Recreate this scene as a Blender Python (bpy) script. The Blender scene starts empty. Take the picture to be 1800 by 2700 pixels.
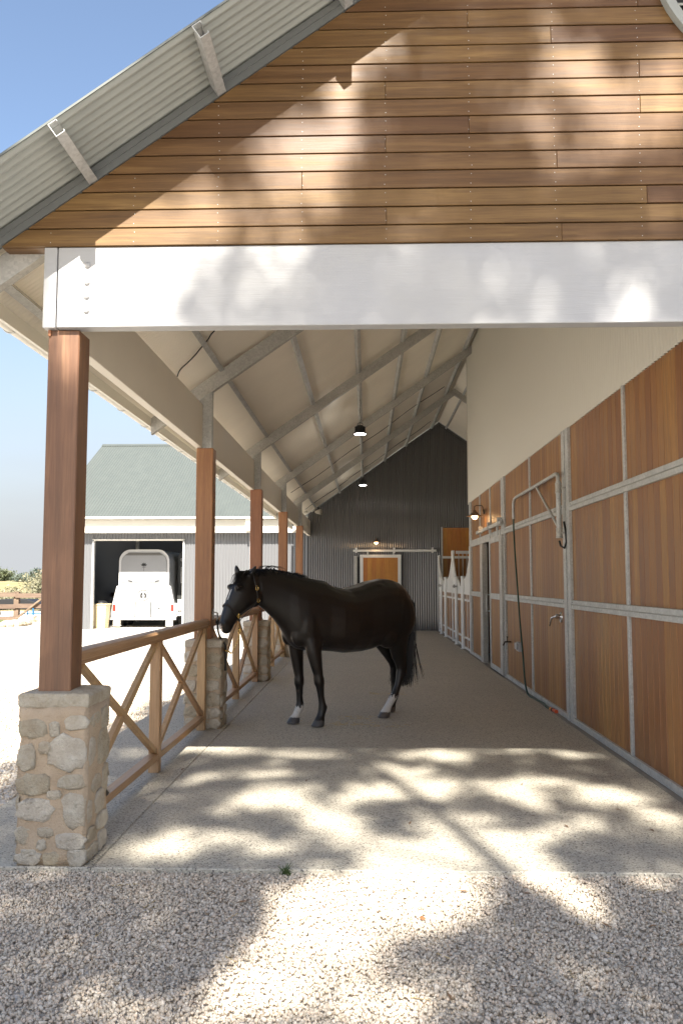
import bpy, bmesh, math, random
import numpy as np
from mathutils import Vector, Matrix, noise as mnoise
R = math.radians
random.seed(7)
rng = np.random.default_rng(11)
sc = bpy.context.scene
C = sc.collection

# ------------------------------------------------------------------ camera
F, YAW, PITCH = 2220.0, math.atan(65/2220), math.atan(184/2220)
fwd = Vector((-math.sin(YAW)*math.cos(PITCH), math.cos(YAW)*math.cos(PITCH), math.sin(PITCH)))
rgt = fwd.cross(Vector((0, 0, 1))).normalized(); upv = rgt.cross(fwd)
cd = bpy.data.cameras.new('camera'); cam = bpy.data.objects.new('camera', cd); C.objects.link(cam)
cd.sensor_fit = 'HORIZONTAL'; cd.sensor_width = 36; cd.lens = 36*F/1800; cd.clip_start = 0.05; cd.clip_end = 5000
cam.matrix_world = Matrix(((rgt.x, upv.x, -fwd.x, 0), (rgt.y, upv.y, -fwd.y, 0), (rgt.z, upv.z, -fwd.z, 1.6), (0, 0, 0, 1)))
sc.camera = cam
# ------------------------------------------------------------------ sky, sun, exposure
SUN = Vector((0.015, -1.0, 0.905)).normalized()          # direction towards the sun
w = bpy.data.worlds.new('World'); sc.world = w; w.use_nodes = True
wn = w.node_tree; wn.nodes.clear()
sky = wn.nodes.new('ShaderNodeTexSky'); sky.sky_type = 'NISHITA'; sky.sun_disc = False
sky.sun_elevation = math.asin(SUN.z); sky.sun_rotation = R(180); sky.air_density = 1.0; sky.dust_density = 1.4; sky.ozone_density = 1.0
bg = wn.nodes.new('ShaderNodeBackground'); bg.inputs[1].default_value = 0.078
wo = wn.nodes.new('ShaderNodeOutputWorld')
# pale ground haze low over the horizon, the same all round
wtc = wn.nodes.new('ShaderNodeTexCoord'); wsp = wn.nodes.new('ShaderNodeSeparateXYZ'); wn.links.new(wtc.outputs['Generated'], wsp.inputs[0])
wmr = wn.nodes.new('ShaderNodeMapRange'); wmr.interpolation_type = 'SMOOTHERSTEP'
for i, q in enumerate((-0.02, 0.46, 0.92, 0.05)): wmr.inputs[i+1].default_value = q
wn.links.new(wsp.outputs['Z'], wmr.inputs[0])
wcn = wn.nodes.new('ShaderNodeTexNoise'); wmp = wn.nodes.new('ShaderNodeMapping'); wmp.inputs['Scale'].default_value = (1.6, 1.6, 6.0)
wn.links.new(wtc.outputs['Generated'], wmp.inputs[0]); wn.links.new(wmp.outputs[0], wcn.inputs['Vector']); wcn.inputs['Scale'].default_value = 1.7; wcn.inputs['Detail'].default_value = 4
wcm = wn.nodes.new('ShaderNodeMath'); wcm.operation = 'MULTIPLY_ADD'; wcm.inputs[1].default_value = 0.35; wn.links.new(wcn.outputs['Fac'], wcm.inputs[0]); wcm.inputs[2].default_value = 0.82
wmu = wn.nodes.new('ShaderNodeMath'); wmu.operation = 'MULTIPLY'; wmu.use_clamp = True; wn.links.new(wmr.outputs[0], wmu.inputs[0]); wn.links.new(wcm.outputs[0], wmu.inputs[1])
wmx = wn.nodes.new('ShaderNodeMixRGB'); wmx.inputs[2].default_value = (2.5, 2.6, 2.75, 1); wn.links.new(wmu.outputs[0], wmx.inputs[0]); wn.links.new(sky.outputs[0], wmx.inputs[1])
wn.links.new(wmx.outputs[0], bg.inputs[0]); wn.links.new(bg.outputs[0], wo.inputs[0])
sl = bpy.data.lights.new('sun', 'SUN'); sl.energy = 5.0; sl.angle = R(0.53); sl.color = (1.0, 0.94, 0.84)
so = bpy.data.objects.new('sun', sl); C.objects.link(so); so.location = SUN*60
so.rotation_euler = (-SUN).to_track_quat('-Z', 'Y').to_euler()
sc.view_settings.view_transform = 'Standard'; sc.view_settings.look = 'None'
sc.view_settings.gamma = 1; sc.view_settings.use_curve_mapping = False
sc.view_settings.exposure = 1.75
sc.render.engine = 'CYCLES'
sc.cycles.max_bounces = 10; sc.cycles.diffuse_bounces = 8; sc.cycles.glossy_bounces = 4
sc.cycles.use_denoising = True; sc.cycles.denoising_prefilter = 'NONE'; sc.cycles.sample_clamp_indirect = 6

# ------------------------------------------------------------------ mesh helpers
class MB:
    def __init__(s): s.V = []; s.F = []
    def add(s, V, Fc):
        n = len(s.V); s.V += [tuple(v) for v in V]; s.F += [tuple(i+n for i in f) for f in Fc]; return s
    def box(s, x0, x1, y0, y1, z0, z1):
        return s.add([(x0,y0,z0),(x1,y0,z0),(x1,y1,z0),(x0,y1,z0),(x0,y0,z1),(x1,y0,z1),(x1,y1,z1),(x0,y1,z1)],
                     [(0,3,2,1),(4,5,6,7),(0,1,5,4),(1,2,6,5),(2,3,7,6),(3,0,4,7)])
    def bar(s, p0, p1, w, h, up=(0,0,1)):
        p0 = Vector(p0); p1 = Vector(p1); d = (p1-p0).normalized(); up = Vector(up)
        r = d.cross(up); r = r.normalized() if r.length > 1e-6 else Vector((1,0,0)); u = r.cross(d)
        V = []
        for p in (p0, p1):
            for a, b in ((-1,-1),(1,-1),(1,1),(-1,1)): V.append(p + r*(a*w/2) + u*(b*h/2))
        return s.add(V, [(0,1,2,3),(7,6,5,4),(0,4,5,1),(1,5,6,2),(2,6,7,3),(3,7,4,0)])
    def tube(s, path, rad, seg=8, cap=True, up=None):
        P = [Vector(p) for p in path]; n = len(P)
        rr = rad if hasattr(rad, '__len__') else [rad]*n
        V = []; u = None
        for i, p in enumerate(P):
            d = (P[min(i+1, n-1)] - P[max(i-1, 0)])
            d = d.normalized() if d.length > 1e-9 else Vector((0,0,1))
            if u is None:
                u = d.orthogonal().normalized()
            else:
                u = (u - d*u.dot(d)); u = u.normalized() if u.length > 1e-6 else d.orthogonal().normalized()
            v = d.cross(u)
            for k in range(seg):
                a = 2*math.pi*k/seg; V.append(p + (u*math.cos(a) + v*math.sin(a))*rr[i])
        Fc = []
        for i in range(n-1):
            for k in range(seg):
                k2 = (k+1) % seg; Fc.append((i*seg+k, i*seg+k2, (i+1)*seg+k2, (i+1)*seg+k))
        if cap: Fc.append(tuple(reversed(range(seg)))); Fc.append(tuple((n-1)*seg+k for k in range(seg)))
        return s.add(V, Fc)
    def lathe(s, prof, o=(0,0,0), axis=(0,0,1), seg=20):
        ax = Vector(axis).normalized(); u = ax.orthogonal().normalized(); v = ax.cross(u); o = Vector(o); V = []
        for r, h in prof:
            for k in range(seg):
                a = 2*math.pi*k/seg; V.append(o + ax*h + (u*math.cos(a)+v*math.sin(a))*max(r, 1e-4))
        Fc = [(i*seg+k, i*seg+(k+1)%seg, (i+1)*seg+(k+1)%seg, (i+1)*seg+k) for i in range(len(prof)-1) for k in range(seg)]
        return s.add(V, Fc)
    def prism(s, poly, f, t0, t1):                 # poly of 2-D points, f(u, v, t) -> 3-D
        n = len(poly); V = [f(u, v, t0) for u, v in poly] + [f(u, v, t1) for u, v in poly]
        Fc = [tuple(range(n)), tuple(reversed(range(n, 2*n)))] + [(i, n+i, n+(i+1)%n, (i+1)%n) for i in range(n)]
        return s.add(V, Fc)
    def ell(s, c, r, M=None, seg=14, rings=8):
        V = []; c = Vector(c)
        for i in range(rings+1):
            t = math.pi*i/rings
            for k in range(seg):
                a = 2*math.pi*k/seg; p = Vector((r[0]*math.sin(t)*math.cos(a), r[1]*math.sin(t)*math.sin(a), r[2]*math.cos(t)))
                if M: p = M @ p
                V.append(c+p)
        return s.add(V, [(i*seg+k, (i+1)*seg+k, (i+1)*seg+(k+1)%seg, i*seg+(k+1)%seg) for i in range(rings) for k in range(seg)])
    def mesh(s, name, mat=None, off=(0,0,0), smooth=False, bevel=0):
        me = bpy.data.meshes.new(name); o = Vector(off)
        me.from_pydata([tuple(Vector(v)-o) for v in s.V], [], s.F)
        bm = bmesh.new(); bm.from_mesh(me)
        if smooth: bmesh.ops.remove_doubles(bm, verts=bm.verts, dist=1e-5)
        bmesh.ops.recalc_face_normals(bm, faces=bm.faces)
        if bevel: bmesh.ops.bevel(bm, geom=list(bm.edges), offset=bevel, segments=1, affect='EDGES', profile=0.5)
        bm.to_mesh(me); bm.free()
        if smooth: me.polygons.foreach_set('use_smooth', [True]*len(me.polygons))
        if mat: me.materials.append(mat)
        return me
def wloc(o):
    v = Vector((0,0,0))
    while o: v += o.location; o = o.parent
    return v
def build(name, mb, mat, parent=None, smooth=False, bevel=0, angle=None):
    off = wloc(parent) if parent else Vector((0,0,0))
    me = mb.mesh(name, mat, off, smooth, bevel)
    o = bpy.data.objects.new(name, me); C.objects.link(o)
    if parent: o.parent = parent
    if smooth and angle:
        me.set_sharp_from_angle(angle=R(angle))
    return o
def piece(name, me, parent, loc, rot=None, scl=None):         # a copy of a shared mesh at a world place
    o = bpy.data.objects.new(name, me); C.objects.link(o); o.parent = parent
    o.location = Vector(loc) - wloc(parent)
    if rot is not None: o.rotation_euler = rot
    if scl is not None: o.scale = scl
    return o
def tag(o, label, cat, group=None):
    o['label'] = label; o['category'] = cat
    if group: o['group'] = group
    return o
def thing(name, label, cat, loc=(0,0,0), group=None):
    o = bpy.data.objects.new(name, None); C.objects.link(o); o.location = loc; o.empty_display_size = 0.2
    return tag(o, label, cat, group)
def struct(name, mb, mat, **k):
    o = build(name, mb, mat, **k); o['kind'] = 'structure'; return o
def dup(root, loc, label=None):
    r = root.copy(); C.objects.link(r); r.location = loc
    if label: r['label'] = label
    for ch in list(root.children):
        c = ch.copy(); C.objects.link(c); c.parent = r
        for g in ch.children:
            d = g.copy(); C.objects.link(d); d.parent = c
    return r
def box(*a): return MB().box(*a)

# ------------------------------------------------------------------ material helpers
class NT:
    def __init__(s, name, rough=0.6, metal=0.0, color=(0.5,0.5,0.5), spec=0.5):
        s.m = bpy.data.materials.new(name); s.m.use_nodes = True; s.t = s.m.node_tree
        s.b = s.t.nodes['Principled BSDF']; s.b.inputs['Roughness'].default_value = rough
        s.b.inputs['Metallic'].default_value = metal; s.b.inputs['Base Color'].default_value = (*color, 1)
        s.b.inputs['Specular IOR Level'].default_value = spec
    def n(s, ty, **k):
        x = s.t.nodes.new('ShaderNode'+ty)
        for a, v in k.items():
            if a in x.inputs: x.inputs[a].default_value = v
            else: setattr(x, a, v)
        return x
    def l(s, a, b): s.t.links.new(a, b)
    def coord(s, scale=(1,1,1), rnd=True, kind='Object'):
        tc = s.n('TexCoord'); mp = s.n('Mapping'); mp.inputs['Scale'].default_value = scale
        if rnd:
            oi = s.n('ObjectInfo'); mu = s.n('VectorMath', operation='MULTIPLY'); mu.inputs[1].default_value = (37, 53, 71)
            co = s.n('CombineXYZ')
            for i in range(3): s.l(oi.outputs['Random'], co.inputs[i])
            s.l(co.outputs[0], mu.inputs[0]); ad = s.n('VectorMath', operation='ADD')
            s.l(tc.outputs[kind], ad.inputs[0]); s.l(mu.outputs[0], ad.inputs[1]); s.l(ad.outputs[0], mp.inputs[0])
        else: s.l(tc.outputs[kind], mp.inputs[0])
        return mp.outputs[0]
    def noise(s, co, scale, detail=4, rough=0.55, dist=0.0):
        x = s.n('TexNoise'); x.inputs['Scale'].default_value = scale; x.inputs['Detail'].default_value = detail
        x.inputs['Roughness'].default_value = rough; x.inputs['Distortion'].default_value = dist; s.l(co, x.inputs['Vector']); return x.outputs['Fac']
    def ramp(s, fac, stops):
        x = s.n('ValToRGB'); e = x.color_ramp.elements
        while len(e) < len(stops): e.new(0.5)
        for i, (p, c) in enumerate(stops): e[i].position = p; e[i].color = (*c, 1) if len(c) == 3 else c
        s.l(fac, x.inputs[0]); return x.outputs[0]
    def mix(s, fac, a, b, mode='MIX'):
        x = s.n('MixRGB', blend_type=mode)
        for i, v in ((0, fac), (1, a), (2, b)):
            if hasattr(v, 'is_output'): s.l(v, x.inputs[i])
            else: x.inputs[i].default_value = v if i == 0 else (*v, 1)
        return x.outputs[0]
    def math(s, op, a, b=0.0):
        x = s.n('Math', operation=op)
        for i, v in ((0, a), (1, b)):
            if hasattr(v, 'is_output'): s.l(v, x.inputs[i])
            else: x.inputs[i].default_value = v
        return x.outputs[0]
    def maprange(s, v, a, b, c, d):
        x = s.n('MapRange'); s.l(v, x.inputs[0])
        for i, q in enumerate((a, b, c, d)): x.inputs[i+1].default_value = q
        return x.outputs[0]
    def bump(s, h, strength=0.3, dist=0.01):
        x = s.n('Bump'); x.inputs['Strength'].default_value = strength; x.inputs['Distance'].default_value = dist
        s.l(h, x.inputs['Height']); s.l(x.outputs[0], s.b.inputs['Normal'])
    def col(s, c): s.l(c, s.b.inputs['Base Color']); return s
    def rgh(s, c): s.l(c, s.b.inputs['Roughness']); return s
    def rand(s):
        return s.n('ObjectInfo').outputs['Random']
G1 = (1,1,1)
def wood(name, axis, dark, mid, light, rough=0.4, var=0.5, fine=1.0, spec=0.5, drift=0.45):
    t = NT(name, rough, spec=spec)
    sc3 = [14*fine, 14*fine, 14*fine]; sc3[axis] = 0.6*fine
    co = t.coord(tuple(sc3))
    n1 = t.noise(co, 1.6, 6, 0.62, 0.6); n2 = t.noise(co, 9, 3, 0.6)
    sc3 = [2.0]*3; sc3[axis] = 0.35
    n3 = t.noise(t.coord(tuple(sc3)), 1.5, 2)
    g = t.ramp(n1, [(0.28, dark), (0.5, mid), (0.72, light)])
    g = t.mix(t.maprange(n3, 0.3, 0.7, 0, 0.45), g, mid)
    rv = t.maprange(t.rand(), 0, 1, 1-var, 1+var*0.75)
    hs = t.n('HueSaturation'); t.l(g, hs.inputs['Color']); t.l(rv, hs.inputs['Value'])
    t.l(t.maprange(t.rand(), 0, 1, 0.493, 0.512), hs.inputs['Hue'])
    g2 = t.mix(t.maprange(n2, 0.45, 0.7, 0.0, 0.35), hs.outputs[0], (dark[0]*.6, dark[1]*.6, dark[2]*.6))
    gp = t.n('NewGeometry'); wn_ = t.noise(gp.outputs['Position'], 0.9, 4, 0.6); g2 = t.mix(t.maprange(wn_, 0.42, 0.72, 0, drift), g2, tuple(q*0.55 for q in mid))
    t.col(g2); t.rgh(t.maprange(n1, 0.3, 0.7, rough-0.06, rough+0.1)); t.bump(n2, 0.12, 0.004)
    return t.m
def galv(name, base=(0.52,0.525,0.51), rough=0.45, metal=0.25):
    t = NT(name, rough, metal)
    v = t.n('TexVoronoi'); v.inputs['Scale'].default_value = 55; t.l(t.coord(), v.inputs['Vector'])
    b = t.noise(t.coord(), 5, 5, 0.65)
    c = t.mix(t.maprange(b, 0.3, 0.75, 0, 0.5), base, tuple(x*0.6 for x in base))
    bw = t.n('RGBToBW'); t.l(v.outputs['Color'], bw.inputs[0]); c = t.mix(0.16, c, bw.outputs[0], 'OVERLAY')
    t.col(c); t.rgh(t.maprange(b, 0.3, 0.7, rough-0.08, rough+0.15)); return t.m
def paint(name, c, rough=0.45, var=0.08, scale=3.0, bump=0.0, metal=0.0, spec=0.5):
    t = NT(name, rough, metal, spec=spec); n = t.noise(t.coord(), scale, 6, 0.6)
    t.col(t.mix(t.maprange(n, 0.3, 0.7, 0, 1), tuple(x*(1-var) for x in c), tuple(min(1, x*(1+var)) for x in c)))
    t.rgh(t.maprange(n, 0.3, 0.7, rough-0.05, rough+0.08))
    if bump: t.bump(t.noise(t.coord(), 60, 3), bump, 0.003)
    return t.m
def emis(name, c, s):
    t = NT(name, 0.4, color=c); t.b.inputs['Emission Color'].default_value = (*c, 1); t.b.inputs['Emission Strength'].default_value = s; return t.m
def plain(name, c, rough=0.5, metal=0.0, spec=0.5): return NT(name, rough, metal, c, spec).m

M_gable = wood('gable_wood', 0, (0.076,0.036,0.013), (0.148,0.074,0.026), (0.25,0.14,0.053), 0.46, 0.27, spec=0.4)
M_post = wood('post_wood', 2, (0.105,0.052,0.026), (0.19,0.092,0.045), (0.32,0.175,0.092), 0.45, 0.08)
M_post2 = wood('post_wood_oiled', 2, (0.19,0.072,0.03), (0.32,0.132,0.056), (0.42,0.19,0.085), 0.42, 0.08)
M_rail = wood('rail_wood', 1, (0.32,0.175,0.08), (0.47,0.28,0.14), (0.57,0.365,0.20), 0.45, 0.10)
M_railv = wood('baluster_wood', 2, (0.33,0.185,0.085), (0.50,0.305,0.155), (0.60,0.39,0.215), 0.45, 0.10)
M_plank = wood('stable_plank_wood', 2, (0.14,0.054,0.017), (0.31,0.136,0.044), (0.43,0.21,0.078), 0.42, 0.24, 1.6, drift=0.3)
M_door = wood('door_plank_wood', 2, (0.36,0.13,0.025), (0.50,0.20,0.045), (0.58,0.26,0.07), 0.4, 0.12, 1.4)
M_galv = galv('galvanised_steel')
M_galvd = galv('weathered_galvanised_steel', (0.47,0.455,0.42), 0.5, 0.15)
M_cream = plain('cream_paint', (0.645,0.62,0.55), 0.38, 0.0, 0.5)
M_lining = paint('cream_lining', (0.82,0.765,0.66), 0.5, 0.06, 0.8)
M_beambounce = paint('bounce_tinted_beam_white', (0.70,0.64,0.54), 0.5, 0.03)  # side beam is white too; its warm bounce light is put into this colour
M_roofgrey = paint('grey_roof_paint', (0.30,0.31,0.285), 0.4, 0.05)
M_roofpale = paint('pale_grey_roof_paint', (0.092,0.103,0.094), 0.45, 0.05)
M_char = plain('charcoal_steel_paint', (0.135,0.132,0.133), 0.18, 0.3, 1.0)
t = NT('white_paint', 0.45); cw_ = t.coord((1.2, 22, 22)); n1 = t.noise(cw_, 2.2, 5, .6); n2 = t.noise(t.coord(), 1.3, 5, .65)
t.col(t.mix(t.maprange(n2, .35, .7, 0, 1), t.mix(n1, (0.38,0.38,0.385), (0.425,0.425,0.43)), (0.395,0.39,0.38))); t.bump(t.math('ADD', n1, t.math('MULTIPLY', t.noise(cw_, 14, 3), .5)), .35, .006); M_white = t.m
M_whitesteel = paint('white_enamel', (0.74,0.74,0.72), 0.35, 0.03)
M_black = plain('black_rubber', (0.012,0.012,0.013), 0.55)
M_dark = plain('dark_interior', (0.02,0.02,0.02), 0.8)  # near-black that puts unlit depth into the colour of openings
M_chrome = plain('chrome', (0.75,0.75,0.76), 0.15, 1.0)
M_brass = plain('brass', (0.65,0.45,0.16), 0.25, 1.0)

def conc():
    t = NT('exposed_aggregate_concrete', 0.72)
    co = t.coord(rnd=False)
    v = t.n('TexVoronoi'); v.inputs['Scale'].default_value = 120; t.l(co, v.inputs['Vector'])
    sp = t.n('SeparateColor'); t.l(v.outputs['Color'], sp.inputs[0])
    big = t.noise(co, 0.9, 5, 0.6); mid = t.noise(co, 7, 4, 0.6)
    base = t.ramp(sp.outputs[0], [(0.0, (0.09,0.085,0.08)), (0.09, (0.13,0.115,0.10)), (0.15, (0.365,0.335,0.27)), (0.75, (0.49,0.45,0.365)), (1.0, (0.62,0.585,0.485))])
    base = t.mix(t.maprange(big, 0.3, 0.72, 0.0, 0.4), base, (0.32,0.285,0.24))
    base = t.mix(t.maprange(mid, 0.5, 0.75, 0.0, 0.3), base, (0.42,0.37,0.30))
    st = t.noise(t.coord((0.7,2.2,1), rnd=False), 1.7, 5, 0.7)
    base = t.mix(t.maprange(st, 0.62, 0.78, 0.0, 0.4), base, (0.15,0.125,0.10))
    t.col(base)
    v2 = t.n('TexVoronoi'); v2.inputs['Scale'].default_value = 120; t.l(co, v2.inputs['Vector'])
    t.bump(v2.outputs['Distance'], 0.35, 0.006); return t.m
M_conc = conc()
def gravelbase():
    t = NT('gravel_bed', 0.8); co = t.coord(rnd=False)
    v = t.n('TexVoronoi'); v.inputs['Scale'].default_value = 48; t.l(co, v.inputs['Vector'])
    sp = t.n('SeparateColor'); t.l(v.outputs['Color'], sp.inputs[0])
    c = t.ramp(sp.outputs[0], [(0, (0.58,0.53,0.45)), (0.4, (0.72,0.67,0.59)), (1, (0.86,0.82,0.75))])
    edge = t.maprange(v.outputs['Distance'], 0.25, 0.8, 0.0, 0.75)
    c = t.mix(edge, c, (0.40,0.35,0.29)); t.col(c)
    t.bump(t.math('MULTIPLY', v.outputs['Distance'], -1.0), 0.8, 0.012); return t.m
M_gbase = gravelbase()
def stonemat():
    t = NT('gravel_stone', 0.75); a = t.n('Attribute', attribute_name='tint')
    n = t.noise(t.coord(rnd=False), 120, 3); t.col(t.mix(t.maprange(n, 0.3, 0.7, 0, 0.25), a.outputs['Color'], (0.40,0.33,0.26))); return t.m
M_stone = stonemat()
def limestone(name, a, b, c):
    t = NT(name, 0.8); co = t.coord()
    n = t.noise(co, 9, 6, 0.65); f = t.noise(co, 55, 4, 0.7); st = t.noise(co, 5, 5, 0.7)
    g = t.ramp(n, [(0.3, a), (0.52, b), (0.72, c)])
    hs = t.n('HueSaturation'); t.l(g, hs.inputs['Color']); t.l(t.maprange(t.rand(), 0, 1, 0.78, 1.12), hs.inputs['Value']); t.l(t.maprange(t.rand(), 0, 1, 1.2, 0.75), hs.inputs['Saturation'])
    g = t.mix(t.maprange(st, 0.60, 0.72, 0, 0.75), hs.outputs[0], (0.10,0.085,0.065))
    g = t.mix(t.maprange(f, 0.5, 0.75, 0, 0.35), g, (0.22,0.18,0.13)); t.col(g)
    t.bump(t.math('ADD', t.math('MULTIPLY', n, 1.0), t.math('MULTIPLY', f, 0.5)), 1.0, 0.03); return t.m
M_lime = limestone('limestone', (0.42,0.345,0.245), (0.51,0.445,0.34), (0.60,0.55,0.445))
def mortarm():
    t = NT('lime_mortar', 0.9); co = t.coord(); n = t.noise(co, 6, 5, 0.6); f = t.noise(co, 90, 3, 0.7)
    c = t.ramp(n, [(0.3, (0.43,0.325,0.22)), (0.7, (0.53,0.42,0.30))]); c = t.mix(t.maprange(f, 0.5, 0.8, 0, 0.3), c, (0.34,0.22,0.12)); t.col(c)
    t.bump(t.math('ADD', n, t.math('MULTIPLY', f, 0.5)), 0.9, 0.02); return t.m
M_mortar = mortarm()

# ------------------------------------------------------------------ ground and slab
YF = 4.852
def plane_mb(x0, x1, y0, y1, z): return MB().add([(x0,y0,z),(x1,y0,z),(x1,y1,z),(x0,y1,z)], [(0,1,2,3)])
ground = struct('ground', plane_mb(-900, 900, -900, 1500, -0.048), M_gbase)
slab = struct('concrete_slab', MB().box(-1.549, 6.95, 4.83, 28.0, -0.25, 0.0), M_conc, bevel=0.006)
slab2 = struct('concrete_slab_border', MB().box(-2.62, -1.553, 4.83, 28.0, -0.25, 0.0), M_conc, bevel=0.006)

# ------------------------------------------------------------------ stable building
SL = 0.704; TH = math.atan(SL); XR = 2.43
def rake(x): return 3.6 + ((x if x <= XR else 2*XR - x) + 2.195)*SL
def corr(O, U, V, N, width, bot, top, pitch, amp, seg=6):
    O, U, V, N = map(Vector, (O, U, V, N)); n = int(round(width/pitch*seg)); Vs = []; Fs = []
    for i in range(n+1):
        u = i*width/n; p = O + U*u + N*(amp*math.cos(2*math.pi*u/pitch))
        b = bot(u) if callable(bot) else bot; t = top(u) if callable(top) else top
        Vs += [p + V*b, p + V*t]
        if i: Fs.append((2*i-2, 2*i, 2*i+1, 2*i-1))
    return MB().add(Vs, Fs)
SB = thing('stable_building', 'long timber gabled stable with white beam, open veranda and pitched steel roof', 'building', (2.4, 16, 0))
# gable: wall > boards
def inv(z): return (z-3.6)/SL - 2.195
M_flash = paint('slate_flashing', (0.13,0.135,0.13), 0.45, 0.05)
M_shadowgap = plain('joint_shadow_dark', (0.03,0.02,0.015), 0.8)  # near-black backing puts the shade of the board joints into the colour
gw = build('gable_wall', MB().prism([(-2.19, 3.61), (7.05, 3.61), (XR, rake(XR)+0.003)], lambda u, v, t: (u, t, v), 4.868, 4.955), M_shadowgap, SB)
build('gable_soffit', box(-2.18, -1.93, 4.866, 4.955, 3.603, 3.61), M_gable, gw)
joints = {0: [1.157, 3.2], 1: [0.125, 2.6], 2: [1.66], 3: [-0.378, 2.1], 4: [1.137], 5: [0.122, 2.7], 6: [0.62], 7: [1.637], 8: [0.122, 2.4], 9: [1.637], 10: [2.9], 11: [1.117], 12: [0.62], 13: [1.64, 3.6], 14: [0.9], 15: [2.0]}
sm = MB(); ZB = 3.606; PH = 0.1115
for i in range(29):
    z0 = ZB + i*PH; z1 = z0 + PH - 0.0085
    xs = [None] + [j for j in joints.get(i, [1.6]) if inv(z1)+0.1 < j < 2*XR-inv(z1)-0.1] + [None]
    if inv(z1) > XR-0.02: break
    for a, b in zip(xs[:-1], xs[1:]):
        xa0 = inv(z0)+0.004 if a is None else a+0.001; xa1 = inv(z1)+0.004 if a is None else a+0.001
        xb0 = 2*XR-inv(z0)-0.004 if b is None else b-0.001; xb1 = 2*XR-inv(z1)-0.004 if b is None else b-0.001
        build('board', MB().prism([(xa0, z0), (xb0, z0), (xb1, z1), (xa1, z1)], lambda u, v, t: (u, t, v), 4.843+rng.uniform(0, .0015), 4.866), M_gable, gw, bevel=0.0018)
    for k in range(-6, 9):
        x = 0.122 + k*0.5015
        if inv(z1)+0.05 < x < 2*XR-inv(z1)-0.05 and i < 17:
            for zz in (z0+0.022, z1-0.022): sm.lathe([(0.0001, 0.001), (0.0026, 0.001), (0.003, 0.0)], (x+rng.normal(0, .004), 4.8435, zz), (0, -1, 0), 8)
o = build('screws', sm, M_galvd, gw); o['kind'] = 'stuff'
# round louvre vent
VC = Vector((2.43, 0, 5.34))
vent = build('round_vent', MB().lathe([(0.648, 0), (0.648, 0.045), (0.70, 0.045), (0.705, 0.02), (0.705, 0)], (VC.x, 4.842, VC.z), (0, -1, 0), 64), M_roofgrey, SB, smooth=True, angle=40)
build('vent_backing', MB().lathe([(0.0, 0), (0.65, 0)], (VC.x, 4.838, VC.z), (0, -1, 0), 48), M_dark, vent)
for k in range(-6, 7):
    z = VC.z + k*0.1; hw = math.sqrt(max(0.645**2-(k*0.1)**2, 0.0004))
    build('vent_slat', MB().bar((VC.x-hw, 4.815, z), (VC.x+hw, 4.815, z), 0.05, 0.012, (0, -0.6, 0.8)), M_roofgrey, vent)
# beams
fb = build('fascia_beam', MB().box(-1.842, 7.1, 4.858, 4.955, 3.112, 3.603), M_white, SB, bevel=0.004)
for z in (3.492, 3.386, 3.300, 3.214): build('bolt', MB().lathe([(0.0, 0.017), (0.009, 0.0155), (0.0165, 0.010), (0.02, 0.0)], (-1.663, 4.858, z), (0, -1, 0), 14), M_white, fb, smooth=True)
build('corner_board', MB().box(-1.926, -1.848, 4.856, 4.9575, 3.110, 3.603), M_white, fb, bevel=0.003)
build('side_beam', MB().box(-1.926, -1.847, 4.959, 27.86, 3.110, 3.605), M_beambounce, SB, bevel=0.003)
# roof: sheets, lining, ridge, flashing
a_l = Vector((math.cos(TH), 0, math.sin(TH))); b_l = Vector((-math.sin(TH), 0, math.cos(TH)))
a_r = Vector((-math.cos(TH), 0, math.sin(TH))); b_r = Vector((math.sin(TH), 0, math.cos(TH)))
RH = 0.110; LEN = (XR+2.52)/math.cos(TH)
oL = Vector((-2.52, 4.30, rake(-2.52)+RH)); oR = Vector((2*XR+2.52, 4.30, rake(-2.52)+RH))
build('roof_sheet', corr(oL, (0,1,0), a_l, b_l, 24.3, 0, LEN, 0.068, 0.0115, 6), M_roofgrey, SB, smooth=True)
build('roof_sheet', corr(oR, (0,1,0), a_r, b_r, 24.3, 0, LEN, 0.068, 0.0115, 6), M_roofgrey, SB, smooth=True)
build('roof_edge_cap', MB().bar(oL + Vector((0,-.004,.012)), oL + a_l*LEN + Vector((0,-.004,.012)), 0.006, 0.012, b_l), M_roofpale, SB)
dz = Vector((0, 0.66, -0.02))
build('ceiling_lining', corr(oL+dz, (0,1,0), a_l, b_l, 22.95, 0, LEN, 0.05, 0.003, 4), M_lining, SB, smooth=True)
build('ceiling_lining', corr(oR+dz, (0,1,0), a_r, b_r, 22.95, 0, LEN, 0.05, 0.003, 4), M_lining, SB, smooth=True)
build('ridge_cap', MB().bar((XR, 4.29, rake(XR)+RH+0.015), (XR, 28.66, rake(XR)+RH+0.015), 0.34, 0.03), M_roofgrey, SB)
for sgn in (1, -1):
    fx = (lambda x: x) if sgn == 1 else (lambda x: 2*XR-x)
    for lo, hi, yy in ((0.0, 0.050, 4.834), (0.050, 0.094, 4.826)):
        build('rake_flashing', MB().prism([(-2.44, rake(-2.44)+lo), (XR, rake(XR)+lo), (XR, rake(XR)+hi), (-2.44, rake(-2.44)+hi)], lambda u, v, t: (fx(u), t, v), yy, 4.866), M_flash, SB)
CP = [(0,0),(.058,0),(.058,.014),(.055,.014),(.055,.003),(.003,.003),(.003,.081),(.052,.081),(.052,.070),(.055,.070),(.055,.084),(0,.084)]
PX = [-2.35, -1.655, -0.885, -0.12, 0.62, 1.325, 2.18]
for j, px in enumerate(PX):
    O = Vector((px, 0, rake(px)))
    build('purlin', MB().prism(CP, lambda u, v, t: O + a_l*u + b_l*v + Vector((0, t, 0)), 4.285 if j else 4.33, 27.88), M_galv, SB)
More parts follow.
